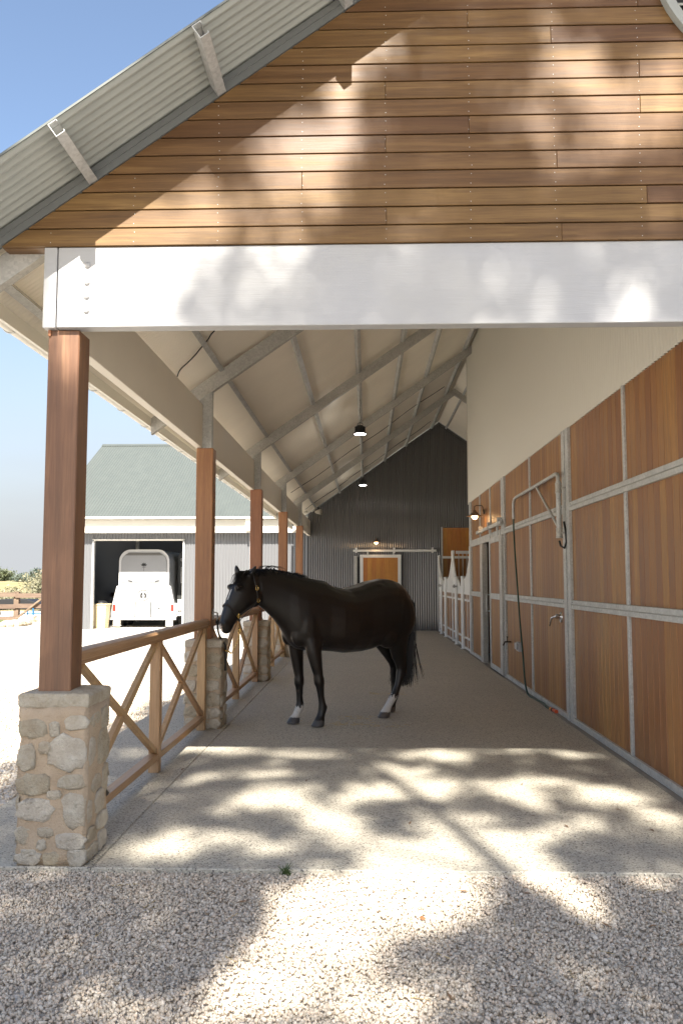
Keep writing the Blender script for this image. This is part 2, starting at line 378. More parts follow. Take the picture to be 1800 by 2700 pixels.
for px in (2.18, 1.325, 0.62, -0.12, -0.885, -1.655):
    O = Vector((2*XR-px, 0, rake(px)))
    build('purlin', MB().prism(CP, lambda u, v, t: O + a_r*u + b_r*v + Vector((0, t, 0)), 4.285, 27.88), M_galv, SB)
POSTY = [4.90, 9.33, 13.75, 18.22, 22.75]
RP = [(-2.44, rake(-2.44)-0.155), (XR, rake(XR)-0.155), (XR, rake(XR)+0.03), (-2.44, rake(-2.44)+0.03)]
for k, py in enumerate(POSTY):
    y0 = py + 0.065
    for sgn in (1, -1):
        fx = (lambda x: x) if sgn == 1 else (lambda x: 2*XR-x)
        rf = build('rafter', MB().prism(RP, lambda u, v, t: (fx(u), t, v), y0, y0+0.012), M_galvd, SB)
        for lo, hi in ((-0.157, -0.145), (0.022, 0.032)):
            build('rafter_flange', MB().prism([(-2.44, rake(-2.44)+lo), (XR, rake(XR)+lo), (XR, rake(XR)+hi), (-2.44, rake(-2.44)+hi)], lambda u, v, t: (fx(u), t, v), y0+0.0005, y0+0.075), M_galvd, rf)
# eaves gutter
gut = build('gutter', MB(), M_cream, SB)
def gutter(x, z, y0, y1, parent, mat, r=0.058):
    pts = [(x + r*math.cos(a), z + r*math.sin(a)) for a in [math.pi + math.pi*i/10 for i in range(11)]]
    pts = pts + [(p[0]*1+0.0, p[1]) for p in []]
    inner = [(x + (r-0.004)*math.cos(a), z + (r-0.004)*math.sin(a)) for a in [2*math.pi - math.pi*i/10 for i in range(11)]]
    return build('gutter', MB().prism(pts+inner, lambda u, v, t: (u, t, v), y0, y1), mat, parent, smooth=True, angle=50)
bpy.data.objects.remove(gut)
gut = gutter(-2.535, 3.435, 4.34, 28.6, SB, M_cream)
for k in range(26):
    y = 4.9 + k*0.92
    build('gutter_bracket', MB().tube([(-2.535+0.064*math.cos(a), y, 3.435+0.064*math.sin(a)) for a in [math.pi+math.pi*i/8 for i in range(9)]], 0.005, 5), M_galv, gut)
build('fascia_board', MB().box(-2.472, -2.446, 4.34, 28.0, 3.36, 3.465), M_cream, SB)
# walls
build('upper_wall', corr((2.35, 4.96, 0), (0,1,0), (0,0,1), (-1,0,0), 14.26, 3.385, 6.85, 0.076, 0.015, 8), M_cream, SB, smooth=True)
build('upper_wall_trim', MB().box(2.325, 2.40, 19.222, 19.26, 3.36, 6.84), M_cream, SB)
build('end_wall', corr((-1.93, 27.9, 0), (1,0,0), (0,0,1), (0,-1,0), 8.9, 0.0, lambda u: rake(-1.93+u)+0.06, 0.0765, 0.0125, 8), M_char, SB, smooth=True)
build('end_wall_trim', MB().bar((-1.93, 27.87, rake(-1.93)-0.03), (XR, 27.87, rake(XR)-0.03), 0.02, 0.10, (0,-1,0)), M_char, SB)
build('end_wall_trim', MB().bar((2*XR+1.93, 27.87, rake(-1.93)-0.03), (XR, 27.87, rake(XR)-0.03), 0.02, 0.10, (0,-1,0)), M_char, SB)
build('outer_wall', corr((6.97, 4.96, 0), (0,1,0), (0,0,1), (1,0,0), 22.95, 0.0, 3.60, 0.0765, 0.0095, 4), M_char, SB, smooth=True)
build('front_wall', corr((2.44, 4.93, 0), (1,0,0), (0,0,1), (0,-1,0), 4.53, 0.0, 3.11, 0.0765, 0.0095, 4), M_char, SB, smooth=True)
build('gable_lining', MB().prism([(-1.8, 3.62), (6.66, 3.62), (XR, rake(XR)-0.16)], lambda u, v, t: (u, t, v), 4.958, 4.964), M_cream, SB)
# ------------------------------------------------------------------ veranda posts on stone bases
def blob(mb, pts2, f, h, depth=0.012):
    # a stone: outline pts2 on a face, dome of height h
    n = len(pts2); cx = sum(p[0] for p in pts2)/n; cy = sum(p[1] for p in pts2)/n
    V = []
    for s_, hh in ((1.0, -depth), (0.985, h*0.45), (0.90, h*0.85), (0.62, h)):
        for i, (u, v) in enumerate(pts2):
            jx = rng.normal(0, .0016); V.append(f(cx+(u-cx)*s_+jx, cy+(v-cy)*s_+jx, hh + (rng.normal(0, h*.16) if hh > 0 else 0)))
    V.append(f(cx, cy, h*0.95))
    Fc = [(r*n+i, r*n+(i+1)%n, (r+1)*n+(i+1)%n, (r+1)*n+i) for r in range(3) for i in range(n)]
    Fc += [(3*n+i, 3*n+(i+1)%n, 4*n) for i in range(n)]
    return mb.add(V, Fc)
def outline(u0, u1, v0, v1, n=15, irr=0.2):
    g_ = 0.022; u0, u1, v0, v1 = (-.03 if u0 < .03 else u0-g_), (1.03 if u1 > .97 else u1+g_), max(0, v0-g_*.45), min(.955, v1+g_*.45)
    cx, cy, a, b = (u0+u1)/2, (v0+v1)/2, (u1-u0)/2, (v1-v0)/2; P = []
    for i in range(n):
        t = 2*math.pi*(i+0.5*rng.random())/n; c, s_ = math.cos(t), math.sin(t); e = 0.7
        k = 1 + rng.uniform(-irr, irr*0.4)
        P.append((cx + a*k*math.copysign(abs(c)**e, c), cy + b*k*math.copysign(abs(s_)**e, s_)))
    return P
# stones seen in the photograph, as (u0, u1, v0, v1) on a face 0..1 wide, 0..1 high (v from the ground)
FRONT = [(0.0,.40,.79,.90),(.45,.60,.80,.88),(.68,1.0,.84,.92),(0.0,.25,.58,.74),(.30,.47,.69,.76),(.45,.99,.58,.80),(.02,.46,.43,.56),(.60,1.0,.47,.55),(.45,.63,.41,.455),
         (.02,.55,.27,.40),(.66,1.0,.23,.45),(0.0,.22,.135,.23),(.32,.53,.175,.235),(.57,1.0,.105,.20),(.33,.43,.10,.155),(.08,.30,.065,.10),(0.02,.38,.0,.075),(.40,.66,.0,.078),(.77,1.0,.005,.10)]
SIDE = [(.42,.98,.56,.80),(.05,.35,.60,.78),(.60,1.0,.80,.93),(.1,.5,.84,.92),(.72,1.0,.36,.55),(.25,.62,.42,.52),(.40,.85,.27,.40),(.05,.3,.25,.38),(.55,1.0,.14,.25),(.1,.48,.12,.2),(.05,.55,.0,.10),(.62,.98,.01,.12)]
BLK = [(0.0,.46,.80,.93),(.52,1.0,.78,.92),(0.05,.40,.62,.77),(.48,1.0,.60,.75),(0.0,.30,.45,.58),(.36,1.0,.46,.57),(0.0,.52,.30,.42),(.60,1.0,.28,.43),(.03,.38,.15,.27),(.46,1.0,.13,.25),(0.0,.45,0,.12),(.52,1.0,0,.11)]
PX0, PX1 = -1.986, -1.594
def stone_base(parent, y0, first):
    W_, D_, H_ = PX1-PX0, 0.395, 0.905
    me = bpy.data.meshes.new('stone_base'); bm = bmesh.new(); bmesh.ops.create_cube(bm, size=1)
    bmesh.ops.bevel(bm, geom=list(bm.edges), offset=0.018, segments=2, affect='EDGES')
    bmesh.ops.subdivide_edges(bm, edges=[e for e in bm.edges if e.calc_length() > 0.3], cuts=14, use_grid_fill=True)
    for v in bm.verts:
        p = Vector((v.co.x*W_, v.co.y*D_, v.co.z*H_ + H_/2))
        q = p*7 + Vector((0, y0*3, 0)); d = mnoise.noise(q)*0.017 + mnoise.noise(q*3)*0.007
        nrm = Vector((p.x, p.y, 0)).normalized(); v.co = p + nrm*d
        if v.co.z < 0.03: v.co.z = -0.02 if v.co.z < 0.012 else v.co.z
    bm.to_mesh(me); bm.free(); me.materials.append(M_mortar); me.polygons.foreach_set('use_smooth', [True]*len(me.polygons))
    sb = piece('stone_base', me, parent, ((PX0+PX1)/2, y0+D_/2, 0))
    faces = [(FRONT if first else BLK, W_, lambda u, v, h: (PX0+u*W_, y0-h, v*H_)),
             (SIDE if first else SIDE[::-1], D_, lambda u, v, h: (PX1+h, y0+u*D_, v*H_)),
             (BLK, D_, lambda u, v, h: (PX0-h, y0+(1-u)*D_, v*H_)),
             (FRONT, W_, lambda u, v, h: (PX1-u*W_, y0+D_+h, v*H_))]
    for lst, wd, f in faces:
        for (u0, u1, v0, v1) in lst:
            build('stone', blob(MB(), outline(u0, u1, v0, v1), f, rng.uniform(0.007, 0.015)), M_lime, sb, smooth=True)
    cap = MB(); z0 = 0.88
    prof = [(0.002, z0), (0.008, z0+0.012), (0.010, z0+0.068), (0.0, z0+0.080), (-0.10, z0+0.094)]
    V = []
    for e, z in prof:
        for (sx, sy) in ((0,0),(1,0),(1,1),(0,1)):
            V.append(((PX0-e if sx == 0 else PX1+e) + rng.normal(0,.002), (y0-e if sy == 0 else y0+D_+e) + rng.normal(0,.002), z))
    Fc = [(r*4+i, r*4+(i+1)%4, (r+1)*4+(i+1)%4, (r+1)*4+i) for r in range(4) for i in range(4)] + [(16,17,18,19)]
    build('cap_stone', cap.add(V, Fc), M_lime, sb, bevel=0.004)
    return sb
plabel = ['oiled timber post on rubble stone base at the front corner, nearest the gravel', 'timber post on stone base that the black horse is tied to',
          'third timber post from the front, seen behind the horse poll', 'fourth timber post from the front, rising above the horse neck', 'farthest timber post, next to the dark corrugated end wall']
for k, py in enumerate(POSTY):
    vp = thing('veranda_post', plabel[k], 'post', (-1.81, py+0.1, 0), 'veranda posts on stone bases')
    stone_base(vp, py-0.05, k == 0)
    zt = 3.108
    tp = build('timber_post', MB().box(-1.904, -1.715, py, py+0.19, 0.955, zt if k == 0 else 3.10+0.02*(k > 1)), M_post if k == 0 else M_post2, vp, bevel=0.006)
    if k > 0:
        zb = 3.10+0.02*(k > 1)
        br = build('steel_bracket', MB().prism([(-1.884, zb), (-1.745, zb), (-1.745, rake(-1.745)-0.168), (-1.884, rake(-1.884)-0.168)], lambda u, v, t: (u, t, v), py+0.045, py+0.055)
                   .prism([(-1.752, zb), (-1.745, zb), (-1.745, rake(-1.745)-0.168), (-1.752, rake(-1.752)-0.168)], lambda u, v, t: (u, t, v), py+0.055, py+0.15), M_galv, vp)
        build('side_plate', MB().box(-1.905, -1.885, py+0.03, py+0.05, zb, 3.60), M_galvd, br)
        build('top_plate', MB().bar((-1.93, py+0.09, rake(-1.93)-0.166), (-1.74, py+0.09, rake(-1.74)-0.166), 0.12, 0.012), M_galv, br)
        for q in range(4): build('bolt', MB().lathe([(0,0.014),(0.012,0.014),(0.0125,0.0)], (-1.872, py+0.044, zb+0.07+q*0.105), (0,-1,0), 6), M_galvd, br)
        for q in (-1.90, -1.79): build('bolt', MB().lathe([(0,0.02),(0.012,0.02),(0.0125,0.0)], (q, py+0.07, rake(q)-0.174), (0,0,-1), 6), M_galvd, br)
    else:
        build('corner_strip', MB().box(-1.902, -1.886, py-0.012, py-0.001, 3.07, 3.106), M_post2, tp)
# ------------------------------------------------------------------ cross-braced timber fence panels
flabel = ['cross-braced timber fence panel nearest the viewer, beside the front stone base', 'cross-braced timber fence panel behind the lead chain of the horse', 'cross-braced timber fence panel behind the horse chest', 'farthest cross-braced timber fence panel by the end wall']
def diag(p0, p1, x0, x1):
    a = Vector((p0[0], p0[1])); b = Vector((p1[0], p1[1])); d = (b-a).normalized(); nn = Vector((-d.y, d.x))*0.034
    q = [a+nn, a-nn, b-nn, b+nn]
    # square the ends to horizontal so that they sit on the rails
    return MB().prism([(c.x, min(max(c.y, 0.162), 1.09)) for c in q], lambda u, v, t: (t, u, v), x0, x1)
for k in range(4):
    ya = POSTY[k]+0.35; yb = POSTY[k+1]-0.06; ym = (ya+yb)/2 - 0.05
    fp = thing('fence_panel', flabel[k], 'fence', (-1.79, ym, 0), 'cross-braced fence panels between the posts')
    hy0, hy1 = POSTY[k]+0.19, POSTY[k+1]
    prof = [(-1.835,1.095),(-1.74,1.095),(-1.74,1.118),(-1.728,1.128),(-1.726,1.16),(-1.738,1.178),(-1.762,1.187),(-1.812,1.187),(-1.836,1.178),(-1.849,1.16),(-1.847,1.128),(-1.835,1.118)]
    build('handrail', MB().prism(prof, lambda u, v, t: (u, t, v), hy0, hy1), M_rail, fp, smooth=True, angle=28)
    build('bottom_rail', MB().box(-1.828, -1.747, ya, yb, 0.105, 0.160), M_rail, fp, bevel=0.004)
    for y in (ym, yb-0.05): build('baluster', MB().box(-1.832, -1.744, y-0.044, y+0.044, 0.001, 1.093), M_railv, fp, bevel=0.004)
    for (s0, s1) in ((ya+0.02, ym-0.046), (ym+0.046, yb-0.096)):
        build('cross_brace', diag((s0, 1.09), (s1, 0.165), -1.805, -1.760), M_railv, fp, bevel=0.003)
        mid = ((s0+s1)/2, 0.6275)
        def half(t0, t1):
            g = lambda t: (s0+(s1-s0)*t, 0.165+(1.09-0.165)*t); return g(t0), g(t1)
        for t0, t1 in ((0, 0.485), (0.515, 1)):
            build('cross_brace', diag(*half(t0, t1), -1.812, -1.767), M_railv, fp, bevel=0.003)

# ------------------------------------------------------------------ planked stable wall on the right
XW = 2.36
SW = thing('stable_wall', 'tall wall of brown vertical planks in galvanised steel frames on the right', 'wall', (XW, 9.5, 0))
_pl = {}
def planks(parent, y0, y1, z0, z1, x=XW, mat=None, wd=0.14, axis='y', name='panel', thick=0.02):
    mat = mat or M_plank
    n = max(1, round((y1-y0)/wd)); pw = (y1-y0)/n
    key = (round(pw, 3), round(z1-z0, 3), axis, mat.name)
    if key not in _pl:
        g = 0.004; b = 0.004; h = z1-z0
        pts = [(-thick, 0), (-thick, pw), (0, pw), (0, pw), (-0, pw)]
        # plank section: flat face with bevelled long edges (V joint)
        sec = [(thick, g/2), (b, g/2), (0, g/2+b), (0, pw-g/2-b), (b, pw-g/2), (thick, pw-g/2)]
        if axis == 'y': m = MB().prism(sec, lambda u, v, t: (u, v, t), 0, h)
        else: m = MB().prism(sec, lambda u, v, t: (v, u, t), 0, h)
        _pl[key] = m.mesh('plank', mat)
    pn = build(name, box(x+thick, x+thick+0.01, y0, y1, z0, z1) if axis == 'y' else box(y0, y1, x+thick, x+thick+0.01, z0, z1), mat, parent)
    for i in range(n):
        loc = (x, y0+i*pw, z0) if axis == 'y' else (y0+i*pw, x, z0)
        piece('plank', _pl[key], pn, loc)
    return pn
def wpost(y0, y1, parent=SW, ztop=3.385):
    m = (y0+y1)/2
    p = build('steel_post', box(XW-0.035, XW+0.05, y0, m-0.028, 0, ztop), M_galv, parent, bevel=0.003)
    build('post_channel', box(XW-0.005, XW+0.05, m-0.027, m+0.027, 0, ztop), M_galvd, p)
    build('post_flange', box(XW-0.035, XW+0.05, m+0.028, y1, 0, ztop), M_galv, p, bevel=0.003)
def mull(y, z0, z1, parent=SW): build('mullion', box(XW-0.022, XW+0.02, y-0.03, y+0.03, z0, z1), M_galv, parent, bevel=0.003)
def rails(y0, y1, parent=SW, zs=((0.004, 0.068), (1.29, 1.392), (2.41, 2.512))):
    for z0, z1 in zs:
        m = (z0+z1)/2
        if z1-z0 > 0.08:
            r = build('rail', box(XW-0.03, XW+0.02, y0, y1, z0, m-0.0035), M_galv, parent, bevel=0.003)
            build('rail_half', box(XW-0.03, XW+0.02, y0, y1, m+0.0035, z1), M_galv, r, bevel=0.003)
            build('rail_seam', box(XW-0.02, XW+0.02, y0, y1, m-0.003, m+0.003), M_galvd, r)
            for yy in (y0+0.05, y1-0.05): build('rail_hole', MB().lathe([(0, .001), (.009, .001), (.009, 0)], (XW-0.03, yy, z1-0.025), (-1,0,0), 10), M_dark, r)
        else: build('rail', box(XW-0.03, XW+0.02, y0, y1, z0, z1), M_galv, parent, bevel=0.003)
TIERS = ((0.068, 1.29), (1.392, 2.41), (2.512, 3.395))
wpost(5.22, 5.54); wpost(9.71, 10.03); wpost(14.27, 14.58); wpost(18.84, 19.10)
for (y0, ym, y1) in ((5.54, 7.66, 9.71), (10.03, 12.10, 14.27)):
    rails(y0, y1)
    for z0, z1 in TIERS:
        planks(SW, y0, ym, z0, z1); planks(SW, ym, y1, z0, z1); mull(ym, z0, z1)
planks(SW, 4.97, 5.22, 0.068, 3.39); rails(4.97, 5.22, zs=((0.004, 0.068), (1.29, 1.392), (2.41, 2.512)))
# door bay
rails(17.24, 18.84, zs=((0.004, 0.068), (1.29, 1.392)))
planks(SW, 17.24, 18.84, 0.068, 1.29); planks(SW, 17.24, 18.84, 1.392, 2.365)
build('door_header', box(XW-0.03, XW+0.02, 14.58, 18.84, 2.367, 2.51), M_galv, SW, bevel=0.003)
for a, b in ((14.58, 15.98), (15.98, 17.42), (17.42, 18.84)): planks(SW, a, b, 2.512, 3.395)
mull(15.98, 2.512, 3.385); mull(17.42, 2.512, 3.385)
build('door_jamb', box(XW-0.05, XW+0.06, 16.92, 17.235, 0.0, 2.365), M_galvd, SW, bevel=0.004)
tr = build('door_track', box(XW-0.10, XW-0.055, 14.30, 17.45, 2.572, 2.635), M_galv, SW, bevel=0.004)
for y in (14.5, 15.7, 16.9): build('track_bracket', box(XW-0.112, XW-0.03, y-0.025, y+0.025, 2.56, 2.70), M_galv, tr, bevel=0.003)
build('concrete_channel', box(2.28, 2.36, 4.9, 27.8, 0.001, 0.004), plain('dark_concrete', (0.22,0.20,0.17), 0.6), SW)  # flat strip along the wall foot, darker than the slab
sd = thing('sliding_door', 'planked sliding stable door standing ajar with a black gap beside it', 'door', (2.31, 15.5, 0.03))
xd = 2.285
for (y0, y1, z0, z1) in ((14.34, 14.60, 0.03, 2.40), (15.67, 15.78, 0.03, 2.40), (14.60, 15.67, 0.03, 0.12), (14.60, 15.67, 1.29, 1.392), (14.60, 15.67, 2.30, 2.40)):
    build('door_frame', box(xd, xd+0.045, y0, y1, z0, z1), M_galv if y1 != 14.60 else M_galvd, sd, bevel=0.003)
planks(sd, 14.60, 15.67, 0.12, 1.29, x=xd+0.012, name='door_panel'); planks(sd, 14.60, 15.67, 1.392, 2.30, x=xd+0.012, name='door_panel')
build('handle', MB().tube([(xd-0.002, 15.73, 1.06), (xd-0.06, 15.76, 1.06), (xd-0.06, 15.76, 1.36), (xd-0.002, 15.73, 1.36)], 0.013, 8), M_galv, sd)
build('lock_plate', box(xd-0.006, xd, 15.69, 15.76, 0.95, 1.45), M_galvd, sd)
for y in (14.7, 15.6): build('roller', MB().lathe([(0,0),(0.05,0),(0.05,0.03),(0,0.03)], (xd-0.02, y, 2.535), (1,0,0), 16).add(box(xd-0.002, xd+0.012, y-0.02, y+0.02, 2.39, 2.55).V, box(0,1,0,1,0,1).F), M_galv, sd)
# stall interior behind
SR = thing('stall_partition', 'timber lined partition with vertical steel bars between the two far stalls', 'partition', (4.5, 23.1, 0))
planks(SR, 2.45, 6.9, 0.0, 1.36, x=23.07, axis='x', wd=0.15)
build('top_rail', box(2.44, 6.9, 23.04, 23.10, 2.36, 2.44), M_whitesteel, SR)
build('mid_rail', box(2.44, 6.9, 23.04, 23.10, 1.36, 1.42), M_whitesteel, SR)
for i in range(40): build('bar', MB().tube([(2.52+i*0.11, 23.07, 1.42), (2.52+i*0.11, 23.07, 2.36)], 0.010, 6), M_whitesteel, SR)
SR2 = thing('stall_lining', 'orange brown plank lining of the far stall against the end wall', 'wall panel', (4.5, 27.8, 0))
planks(SR2, 2.52, 6.9, 2.44, 3.37, x=27.80, axis='x', wd=0.15, mat=M_door); planks(SR2, 2.52, 6.9, 0.0, 2.36, x=27.80, axis='x', wd=0.15)
build('lining_rail', box(2.50, 6.9, 27.76, 27.81, 2.362, 2.438), M_whitesteel, SR2); build('lining_post', box(2.47, 2.515, 27.76, 27.82, 0, 3.40), M_galv, SR2)
dv = thing('inner_wall', 'dark inner wall closing the stall behind the sliding door', 'wall', (4.6, 19.2, 0))
build('inner_sheet', box(2.42, 6.92, 19.13, 19.18, 0, 3.38), M_plank, dv); build('back_sheet', box(4.4, 4.45, 5.0, 19.13, 0, 3.4), M_dark, dv); build('loft_sheet', box(2.40, 4.40, 4.99, 19.13, 3.40, 3.44), M_dark, dv)
# stall fronts with yoke tops
def stall_front(y0, y1, g0, g1, label):
    t = thing('horse_stall', label, 'stall', (XW, (y0+y1)/2, 0), 'white yoke-topped stall fronts')
    x0, x1 = XW-0.02, XW+0.02
    def wing(ya, za, yb, zb):
        pts = [(ya, 1.36)]
        for i in range(13):
            s = i/12; z = zb + (za-zb)*(1-s)**2.2; pts.append((ya+(yb-ya)*s, z))
        pts.append((yb, 1.36))
        wg = build('yoke_wing', MB().prism(pts, lambda u, v, tt: (tt, u, v), x0+0.01, x1-0.01), M_whitesteel, t)
        build('wing_edge', MB().tube([(XW, p[0], p[1]) for p in pts[1:-1]], 0.022, 8), M_whitesteel, wg, smooth=True)
    wing(y0, 2.38, g0, 1.66); wing(y1, 2.42, g1, 1.66)
    # end posts
    for y in (y0+0.03, y1-0.03): build('end_post', box(XW-0.035, XW+0.035, y-0.035, y+0.035, 0, 2.45 if y > 20 else 2.40), M_whitesteel, t, bevel=0.004)
    for y in (g0, g1):
        gp = build('gate_post', MB().lathe([(0.056, 0), (0.056, 1.70), (0.062, 1.70), (0.062, 1.725), (0.03, 1.74), (0, 1.742)], (XW-0.035, y, 0.002), (0,0,1), 16), M_whitesteel, t, smooth=True, angle=40)
        build('foot', box(XW-0.11, XW+0.02, y-0.07, y+0.07, 0.001, 0.014), M_whitesteel, gp)
    # side bays
    for (a, b) in ((y0+0.065, g0-0.055), (g1+0.055, y1-0.065)):
        for z0, z1 in ((1.30, 1.36), (1.14, 1.19), (0.26, 0.31), (0.02, 0.07)): build('rail', box(x0, x1, a, b, z0, z1), M_whitesteel, t)
        m = (a+b)/2; build('stile', box(x0+0.002, x1-0.002, m-0.022, m+0.022, 0.07, 1.30), M_whitesteel, t)
        planks(t, a, b, 0.07, 1.30, x=XW-0.005, thick=0.016)
        for q in (0.25, 0.75): build('stile', box(x0+0.003, x1, a+(b-a)*q-0.012, a+(b-a)*q+0.012, 1.19, 1.30), M_whitesteel, t)
    ga, gb = g0+0.06, g1-0.06
    gt = build('gate_yoke', MB().prism([(ga, 1.36), (ga, 1.66), (ga+(gb-ga)*.16, 1.60), (ga+(gb-ga)*.36, 1.49), ((ga+gb)/2, 1.46), (ga+(gb-ga)*.64, 1.49), (ga+(gb-ga)*.84, 1.60), (gb, 1.66), (gb, 1.36)], lambda u, v, tt: (tt, u, v), x0+0.01, x1-0.01), M_whitesteel, t)
    build('yoke_edge', MB().tube([(XW, ga, 1.66), (XW, ga+(gb-ga)*.16, 1.60), (XW, ga+(gb-ga)*.36, 1.49), (XW, (ga+gb)/2, 1.46), (XW, ga+(gb-ga)*.64, 1.49), (XW, ga+(gb-ga)*.84, 1.60), (XW, gb, 1.66)], 0.02, 8), M_whitesteel, gt, smooth=True)
    for z0, z1 in ((1.30, 1.36), (1.14, 1.19), (0.26, 0.31), (0.05, 0.10)): build('gate_rail', box(x0, x1, ga, gb, z0, z1), M_whitesteel, t)
    planks(t, ga, gb, 0.10, 1.30, x=XW-0.005, thick=0.016)
    build('latch', MB().box(XW-0.14, XW-0.03, g1-0.09, g1+0.02, 1.46, 1.50).box(XW-0.12, XW-0.06, g1-0.03, g1, 1.44, 1.53), M_galvd, t)
    build('bolt', MB().tube([(XW-0.09, g1-0.1, 0.16), (XW-0.09, g1+0.1, 0.16)], 0.012, 8), M_galvd, t)
stall_front(19.11, 23.04, 20.40, 21.85, 'nearer white yoke-topped stall front, right of the far one')
stall_front(23.10, 27.42, 24.75, 26.20, 'farther white yoke-topped stall front in the corner by the end wall')
# ------------------------------------------------------------------ sliding door in the end wall
YE = 27.83
ed = thing('sliding_door', 'orange plank sliding door with pale frame hanging on the dark end wall', 'door', (0.47, YE, 0))
for (xa, xb, z0, z1) in ((-0.205, -0.10, 0.03, 2.49), (1.04, 1.147, 0.03, 2.49), (-0.10, 1.04, 2.39, 2.49), (-0.10, 1.04, 0.03, 0.13), (-0.10, 1.04, 1.2, 1.3)):
    build('door_frame', box(xa, xb, YE-0.05, YE, z0, z1), M_whitesteel, ed, bevel=0.003)
planks(ed, -0.10, 1.04, 1.30, 2.39, x=YE-0.04, axis='x', mat=M_door, wd=0.142, name='door_panel'); planks(ed, -0.10, 1.04, 0.13, 1.2, x=YE-0.04, axis='x', mat=M_door, wd=0.142, name='door_panel')
for x in (0.05, 0.9): build('roller', box(x-0.03, x+0.03, YE-0.06, YE-0.01, 2.49, 2.62), M_galv, ed)
et = thing('door_track', 'pale steel door track fixed across the dark end wall', 'door track', (0.9, YE-0.02, 2.6))
build('track', box(-0.43, 2.30, YE-0.075, YE-0.035, 2.585, 2.655), M_whitesteel, et, bevel=0.003)
for x in (-0.33, 0.92, 2.18): build('track_bracket', box(x-0.03, x+0.03, YE-0.085, YE+0.05, 2.55, 2.72), M_whitesteel, et)
dg = thing('door_opening', 'dark sheet standing in for the narrow unlit door opening left of the orange sliding door', 'opening', (-0.27, YE, 0))
build('opening_dark_sheet', box(-0.30, -0.21, YE+0.035, YE+0.05, 0.0, 2.42), M_dark, dg); build('jamb', box(-0.40, -0.302, YE+0.02, YE+0.055, 0, 2.45), M_galvd, dg)  # black sheet laid on the wall stands in for the unlit gap
# ------------------------------------------------------------------ lamps
M_glow = emis('warm_lamp_glass', (1.0, 0.62, 0.28), 4.0); M_led = emis('led_lens', (1.0, 0.95, 0.88), 10.0)
M_bronze = plain('dark_bronze', (0.055,0.04,0.03), 0.45, 0.5); M_rust = plain('rusty_shade', (0.16,0.10,0.065), 0.5, 0.3)
def lamp_light(name, loc, e, c, r=0.04):
    l = bpy.data.lights.new(name, 'POINT'); l.energy = e; l.color = c; l.shadow_soft_size = r
    o = bpy.data.objects.new(name, l); C.objects.link(o); o.location = loc; return o
def wall_lamp(p, d, label, k=1.0):
    p = Vector(p); d = Vector(d)
    t = thing('wall_lamp', label, 'lamp', p)
    build('wall_plate', MB().lathe([(0, 0.02), (0.045, 0.02), (0.05, 0.0)], p, d, 16), M_bronze, t, smooth=True, angle=40)
    h = p + d*0.19*k
    build('gooseneck', MB().tube([p+d*0.02, p+d*0.03+Vector((0,0,.10)), p+d*0.05+Vector((0,0,.125)), h+Vector((0,0,.125))-d*0.03, h+Vector((0,0,.105)), h+Vector((0,0,.0))], 0.009, 8), M_bronze, t, smooth=True)
    build('lamp_shade', MB().lathe([(0.0, 0.035), (0.028, 0.035), (0.034, 0.0), (0.07, -0.03), (0.10, -0.065), (0.165, -0.088), (0.168, -0.092), (0.10, -0.072), (0.05, -0.03), (0.0, -0.02)], h, (0,0,1), 28), M_rust, t, smooth=True, angle=50)
    g = build('globe', MB().ell(h+Vector((0,0,-0.095)), (0.062, 0.062, 0.06)), M_glow, t, smooth=True)
    l = lamp_light('lamp_bulb', h+Vector((0,0,-0.17)), 0.9, (1.0, 0.62, 0.3), 0.05); l.parent = t; l.location = l.location - p
wall_lamp((XW-0.025, 16.67, 2.98), (-1,0,0), 'lit gooseneck barn lamp on the planked wall above the sliding door')
wall_lamp((0.33, YE, 2.98), (0,-1,0), 'lit gooseneck barn lamp on the dark corrugated end wall')
def pendant(x, y, z, ztop, label):
    t = thing('pendant_light', label, 'lamp', (x, y, z))
    build('housing', MB().lathe([(0.0, 0.16), (0.05, 0.16), (0.06, 0.14), (0.088, 0.135), (0.09, 0.05), (0.11, 0.035), (0.118, 0.0), (0.105, -0.005)], (x, y, z), (0,0,1), 24), M_black, t, smooth=True, angle=35)
    for k in range(16):
        a = 2*math.pi*k/16; build('fin', MB().bar((x+.085*math.cos(a), y+.085*math.sin(a), z+.05), (x+.085*math.cos(a), y+.085*math.sin(a), z+.135), 0.006, 0.03, (math.cos(a), math.sin(a), 0)), M_black, t)
    build('lens', MB().lathe([(0.0, 0.001), (0.104, 0.001), (0.104, -0.012), (0.0, -0.018)], (x, y, z), (0,0,1), 24), M_led, t, smooth=True)
    build('hook', MB().tube([(x-.05, y, z+.15), (x-.045, y, z+.20), (x, y, z+.215), (x+.045, y, z+.20), (x+.05, y, z+.15)], 0.006, 6), M_black, t)
    n = max(2, int((ztop-z-0.21)/0.035))
    ch = MB()
    for i in range(n):
        zz = z+0.215+i*0.035; A = (1,0) if i % 2 else (0,1)
        ch.tube([(x+A[0]*.008*math.cos(q), y+A[1]*.008*math.cos(q), zz+0.018+.02*math.sin(q)) for q in [2*math.pi*j/8 for j in range(9)]], 0.0028, 4, cap=False)
    build('chain', ch, M_galvd, t)
    build('power_cord', MB().tube([(x, y, z+.16), (x+.02, y, z+.3), (x-.01, y, z+.45), (x+.015, y, z+.6), (x, y, ztop)], 0.004, 5), M_black, t)
    l = lamp_light('lamp_led', (x, y, z-0.06), 3.0, (1.0, 0.95, 0.86), 0.1); l.parent = t; l.location = Vector(l.location) - Vector((x, y, z))
pendant(-0.11, 15.8, 4.40, 5.06, 'nearer black pendant light hanging on a chain under the rafters')
pendant(-0.092, 25.0, 4.48, 5.06, 'farther black pendant light in front of the dark end wall')
fl = thing('floodlight', 'small cream twin floodlight under the eave by the end wall', 'lamp', (-1.72, 27.0, 3.9))
